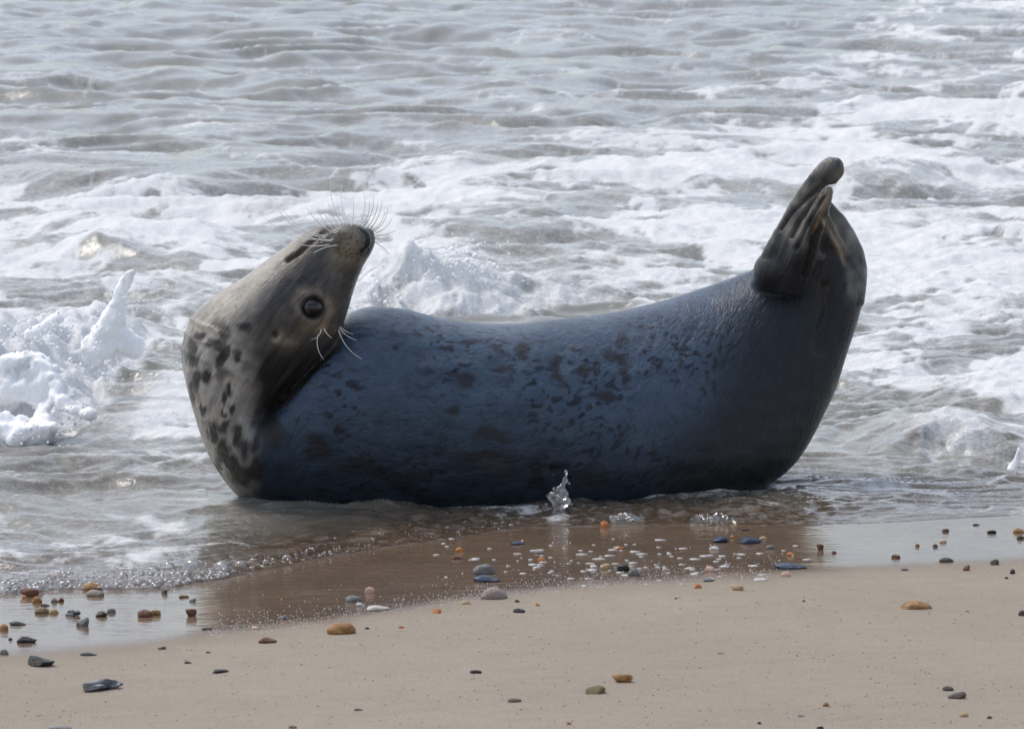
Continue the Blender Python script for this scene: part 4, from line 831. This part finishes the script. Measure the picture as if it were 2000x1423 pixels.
PEB = [
 # dry sand
 (200, 1338, 80, 24, 'flint', 'flint', 'large black and grey-white flint on dry sand, lower left'),
 (78, 1292, 60, 22, 'black', 'flint', 'shiny jagged black flint at the film edge, lower left'),
 (172, 1277, 33, 7, 'black', 'sliver', 'thin black sliver right of the shiny jagged black flint'),
 (316, 1265, 16, 6, 'black', 'angular', 'tiny black stone at the film edge below the two red-brown and amber stones'),
 (523, 1250, 38, 13, 'red', 'sliver', 'flat rust-brown pebble at the film edge left of the big amber pebble'),
 (666, 1227, 58, 25, 'amber', 'round', 'big amber pebble with pale rind at the edge of the wet film'),
 (367, 1293, 16, 5, 'black', 'sliver', 'tiny black chip on the sand above the twig-like black fragment'),
 (407, 1273, 10, 4, 'brown', 'sliver', 'minute brown chip above and right of the tiny black chip'),
 (430, 1310, 34, 8, 'black', 'sliver', 'twig-like thin black fragment on dry sand'),
 (717, 1226, 10, 5, 'brown', 'angular', 'tiny brown stone just right of the big amber pebble'),
 (784, 1224, 13, 5, 'orange', 'sliver', 'thin orange chip on the sand right of the big amber pebble'),
 (929, 1311, 24, 8, 'black', 'angular', 'small black pebble alone on the middle of the dry sand'),
 (1005, 1367, 28, 8, 'brown', 'round', 'flat dark brown pebble left of the olive pebble, bottom centre'),
 (700, 1385, 18, 5, 'brown', 'sliver', 'thin dark sliver near the bottom, below the lone black pebble'),
 (572, 1419, 17, 6, 'red', 'round', 'rust-brown pebble at the bottom edge, left of centre'),
 (118, 1420, 45, 7, 'grey', 'round', 'pale grey flat pebble at the bottom edge, far left'),
 (1216, 1324, 40, 18, 'amber', 'angular', 'angular amber pebble on dry sand above the olive pebble'),
 (1163, 1347, 42, 18, 'olive', 'angular', 'olive-tan pebble on dry sand below the angular amber pebble'),
 (1790, 1181, 64, 18, 'amber', 'round', 'long amber pebble half buried in sand, right side'),
 (1996, 1197, 14, 12, 'brown', 'round', 'dark brown pebble at the right edge below the wet film'),
 (1852, 1344, 22, 10, 'brown', 'round', 'smaller dark brown pebble of the pair at lower right'),
 (1870, 1358, 36, 14, 'brown', 'angular', 'larger dark brown pebble of the pair at lower right'),
 (1883, 1395, 18, 10, 'cream', 'round', 'pale yellow pebble in the lower right corner'),
 (1933, 1400, 12, 6, 'red', 'round', 'tiny rust-red stone right of the pale yellow pebble'),
 (1613, 1375, 13, 9, 'amber', 'angular', 'small amber-brown stone on dry sand left of the dark brown pair'),
 (1111, 1412, 10, 6, 'amber', 'round', 'tiny amber stone at the bottom, below the olive pebble'),
 (1602, 1420, 14, 6, 'black', 'angular', 'small black stone at the bottom edge, right of centre'),
 (1565, 1397, 14, 4, 'grey', 'sliver', 'thin grey chip below and left of the small amber-brown stone'),
 (1483, 1411, 8, 5, 'black', 'round', 'tiny black stone near the bottom, left of the thin grey chip'),
 (1408, 1275, 14, 3, 'olive', 'sliver', 'faint olive chip on bare sand, right of centre'),
 (1014, 1192, 24, 9, 'black', 'round', 'flat black pebble on sand just below the film, centre'),
 (1050, 1180, 9, 6, 'orange', 'round', 'tiny orange stone right of the flat black pebble'),
 (1010, 1173, 10, 6, 'red', 'round', 'tiny rust stone just above the flat black pebble'),
 (1440, 1147, 26, 12, 'cream', 'angular', 'tan angular pebble on the rim of the wet film'),
 (1363, 1144, 15, 10, 'orange', 'round', 'orange pebble on the film rim left of the tan angular pebble'),
 (1320, 1168, 6, 3, 'black', 'round', 'minute black speck of stone below the orange rim pebble'),
 (1570, 1173, 6, 4, 'red', 'round', 'minute rust stone on sand left of the long amber pebble'),
 (1599, 1181, 9, 3, 'white', 'sliver', 'white shell chip on sand left of the long amber pebble'),
 (1889, 1192, 8, 4, 'cream', 'round', 'minute cream stone right of the long amber pebble'),
 (1966, 1128, 8, 4, 'black', 'round', 'minute black stone on the film rim near the right edge'),
 # film before the seal
 (964, 1159, 54, 25, 'pinkgrey', 'round', 'smooth pink-grey pebble, largest in the film before the seal'),
 (945, 1112, 46, 22, 'grey', 'round', 'speckled grey pebble in the film before the seal'),
 (950, 1130, 54, 15, 'blue', 'sliver', 'dark blue-grey stone just in front of the speckled grey pebble'),
 (738, 1187, 44, 12, 'white', 'sliver', 'long white shell shard above the big amber pebble'),
 (704, 1180, 18, 8, 'white', 'sliver', 'short white shell bit left of the long white shard'),
 (690, 1169, 32, 14, 'grey', 'round', 'grey domed pebble above the short white shell bit'),
 (722, 1152, 20, 12, 'pink', 'round', 'orange-pink shell right of the grey domed pebble'),
 (853, 1193, 18, 10, 'orange', 'angular', 'orange-red stone below and left of the smooth pink-grey pebble'),
 (910, 1176, 18, 8, 'cream', 'round', 'cream stone touching the lower left of the smooth pink-grey pebble'),
 (551, 1205, 20, 9, 'grey', 'angular', 'grey stone with froth in the film above the flat rust-brown pebble'),
 (499, 1225, 16, 6, 'pink', 'sliver', 'small pinkish chip in the film left of the grey frothy stone'),
 (405, 1226, 24, 6, 'grey', 'sliver', 'flat grey sliver in the bright film, left of the dark reflection'),
 (1545, 1105, 66, 14, 'blue', 'sliver', 'long flat blue-black shell, largest shell in the film'),
 (1408, 1053, 34, 14, 'blue', 'angular', 'left one of two blue-black shells below the seal hindquarters'),
 (1468, 1055, 46, 15, 'blue', 'sliver', 'right one of two blue-black shells below the seal hindquarters'),
 (1490, 1050, 16, 6, 'cream', 'round', 'cream stone at the right end of the right blue-black shell'),
 (1430, 1048, 10, 6, 'orange', 'round', 'small orange stone between the two blue-black shells'),
 (1181, 1024, 19, 14, 'orange', 'round', 'bright orange pebble below the clear splash'),
 (1387, 1111, 20, 12, 'pink', 'round', 'pink shell in the film left of the long blue-black shell'),
 (1535, 1121, 20, 10, 'pink', 'round', 'pink shell just below the long blue-black shell'),
 (1385, 1132, 22, 8, 'grey', 'sliver', 'dark-edged flat shell below the pink shell'),
 (1487, 1131, 28, 7, 'white', 'sliver', 'white flat shell below and left of the long blue-black shell'),
 (1217, 1109, 24, 14, 'black', 'angular', 'dark stone leaning on a grey one in the froth flecks'),
 (1238, 1117, 24, 17, 'grey', 'round', 'wet grey stone right of the dark stone in the froth flecks'),
 (1183, 1106, 22, 12, 'cream', 'round', 'cream shell left of the dark stone in the froth flecks'),
 (1160, 1106, 14, 8, 'white', 'round', 'small white shell left of the cream shell'),
 (1058, 1093, 16, 10, 'orange', 'round', 'pale orange stone in the film right of the speckled grey pebble'),
 (1213, 1070, 16, 6, 'orange', 'sliver', 'orange chip in the froth flecks below the bright orange pebble'),
 (1545, 1082, 18, 8, 'orange', 'sliver', 'orange chip above the long blue-black shell'),
 (898, 1073, 18, 10, 'orange', 'round', 'upper one of two orange stones before the seal shoulder'),
 (893, 1088, 24, 8, 'red', 'sliver', 'lower rust-orange one of two stones before the seal shoulder'),
 (1012, 1060, 28, 8, 'blue', 'sliver', 'thin blue-black shell bit before the middle of the seal'),
 (1052, 1078, 16, 6, 'grey', 'sliver', 'grey chip just above the pale orange stone'),
 (1300, 1112, 14, 7, 'white', 'sliver', 'white chip right of the wet grey stone'),
 (1395, 1070, 20, 8, 'white', 'round', 'pale shell below the left blue-black shell'),
 (1505, 1068, 20, 9, 'grey', 'round', 'grey-blue stone right of the two blue-black shells'),
 (1457, 1034, 18, 5, 'black', 'sliver', 'thin black chip above the two blue-black shells'),
 # right-hand film
 (1602, 1068, 14, 12, 'red', 'angular', 'brown stone at the left end of the bright right-hand film'),
 (1629, 1078, 10, 5, 'red', 'round', 'tiny brown stone below the brown stone of the right-hand film'),
 (1750, 1086, 18, 8, 'red', 'round', 'rust-brown flat stone in the middle of the right-hand film'),
 (1849, 1093, 28, 10, 'brown', 'round', 'wide brown pebble in the right-hand film'),
 (1943, 1098, 18, 12, 'brown', 'angular', 'dark brown angular stone right of the wide brown pebble'),
 (1888, 1109, 14, 12, 'red', 'angular', 'rust-red stone below and right of the wide brown pebble'),
 (1978, 1116, 12, 10, 'black', 'angular', 'black stone below the dark brown angular stone, right edge'),
 (1937, 1038, 18, 7, 'black', 'angular', 'flat black stone under the swash edge at right'),
 (1990, 1036, 22, 10, 'amber', 'round', 'amber-brown pebble at the right edge under the swash'),
 (1994, 1049, 16, 8, 'brown', 'sliver', 'dark flat stone below the amber-brown pebble at the right edge'),
 (1847, 1035, 15, 7, 'red', 'round', 'small brown stone left of the flat black stone at right'),
 (1907, 1024, 14, 4, 'black', 'sliver', 'black sliver touching the swash edge at right'),
 (1842, 1056, 14, 7, 'pink', 'round', 'pale pink pebble in the right-hand film'),
 (1827, 1065, 10, 6, 'brown', 'round', 'tiny brown stone just below the pale pink pebble'),
 (1768, 1112, 16, 4, 'black', 'sliver', 'thin black sliver in the right-hand film near the sand'),
 (1792, 1064, 9, 6, 'amber', 'round', 'tiny amber stone left of the pale pink pebble'),
 # left-hand film
 (57, 1157, 38, 18, 'red', 'angular', 'dark rust-brown pebble below the froth, far left'),
 (72, 1171, 20, 14, 'amber', 'round', 'amber pebble touching the dark rust-brown one, far left'),
 (103, 1129, 20, 14, 'orange', 'round', 'orange pebble among the froth bubbles, far left'),
 (180, 1145, 38, 16, 'amber', 'round', 'amber pebble at the froth edge above the pale grey one'),
 (186, 1158, 36, 14, 'pinkgrey', 'round', 'pale grey pebble below the amber one at the froth edge'),
 (82, 1192, 30, 13, 'olive', 'round', 'olive-brown pebble beside a yellow one in the left film'),
 (104, 1193, 20, 10, 'cream', 'round', 'yellow pebble at the right end of the olive-brown one'),
 (142, 1197, 30, 14, 'flint', 'angular', 'dark pebble with white patches in the left film'),
 (161, 1215, 26, 18, 'grey', 'angular', 'grey angular pebble below the dark white-patched one'),
 (198, 1199, 24, 12, 'brown', 'angular', 'dark grey-brown pebble right of the white-patched one'),
 (217, 1192, 18, 10, 'grey', 'round', 'small grey pebble behind the dark grey-brown one'),
 (283, 1198, 30, 16, 'red', 'round', 'red-brown pebble beside a small amber one in the left film'),
 (304, 1196, 20, 12, 'amber', 'angular', 'small amber stone at the right end of the red-brown pebble'),
 (373, 1196, 22, 16, 'red', 'angular', 'blocky rust-brown stone, right-most in the bright left film'),
 (321, 1155, 12, 10, 'brown', 'angular', 'small dark stone just below the froth edge'),
 (376, 1171, 13, 7, 'grey', 'angular', 'small dark grey stone above the blocky rust-brown one'),
 (359, 1164, 20, 6, 'olive', 'sliver', 'olive sliver above the small dark grey stone'),
 (8, 1225, 18, 14, 'amber', 'round', 'amber pebble at the left edge of the picture'),
 (34, 1217, 34, 8, 'black', 'sliver', 'long dark flat stone beside the left-edge amber pebble'),
 (52, 1249, 40, 14, 'black', 'sliver', 'black flint with long tail above the shiny jagged black flint'),
 (8, 1273, 18, 12, 'grey', 'round', 'grey-white pebble at the left edge below the black flints'),
 (106, 1172, 14, 9, 'grey', 'round', 'small grey pebble right of the touching amber pebble'),
 (119, 1171, 12, 9, 'red', 'angular', 'small rust stone right of the small grey pebble'),
 (88, 1181, 18, 5, 'black', 'sliver', 'thin black chip above the olive-brown pebble'),
 (20, 1247, 8, 5, 'brown', 'round', 'tiny dark stone left of the long-tailed black flint'),
 (48, 1165, 10, 7, 'orange', 'round', 'tiny orange stone left of the touching amber pebble'),
]
for a in PEB:
    shell = 'shell' in a[6]
    pebble(*a[:6], a[6], name='shell' if shell else 'pebble', cat='shell' if shell else 'pebble', sink=0.48 if a[6].startswith('long amber') else .36)
# grit too small to count
P = Parts()
for k in range(1000):
    u, v = rng.uniform(-100, 2100), rng.uniform(1150, 1440); p_ = at_z(u, v)
    if p_[1] > float(ywet(p_[:1])[0]) - .01: continue
    p_ = on_sand(u, v); r = rng.uniform(.0006, .0018); P.add(p_ + _oct[0] * np.array([r * 1.5, r, r * .8]), _oct[1])
link('grit', mesh_np('grit', *P.get()), ST['brown'], kind='stuff', label='dark specks of grit strewn over the sand')
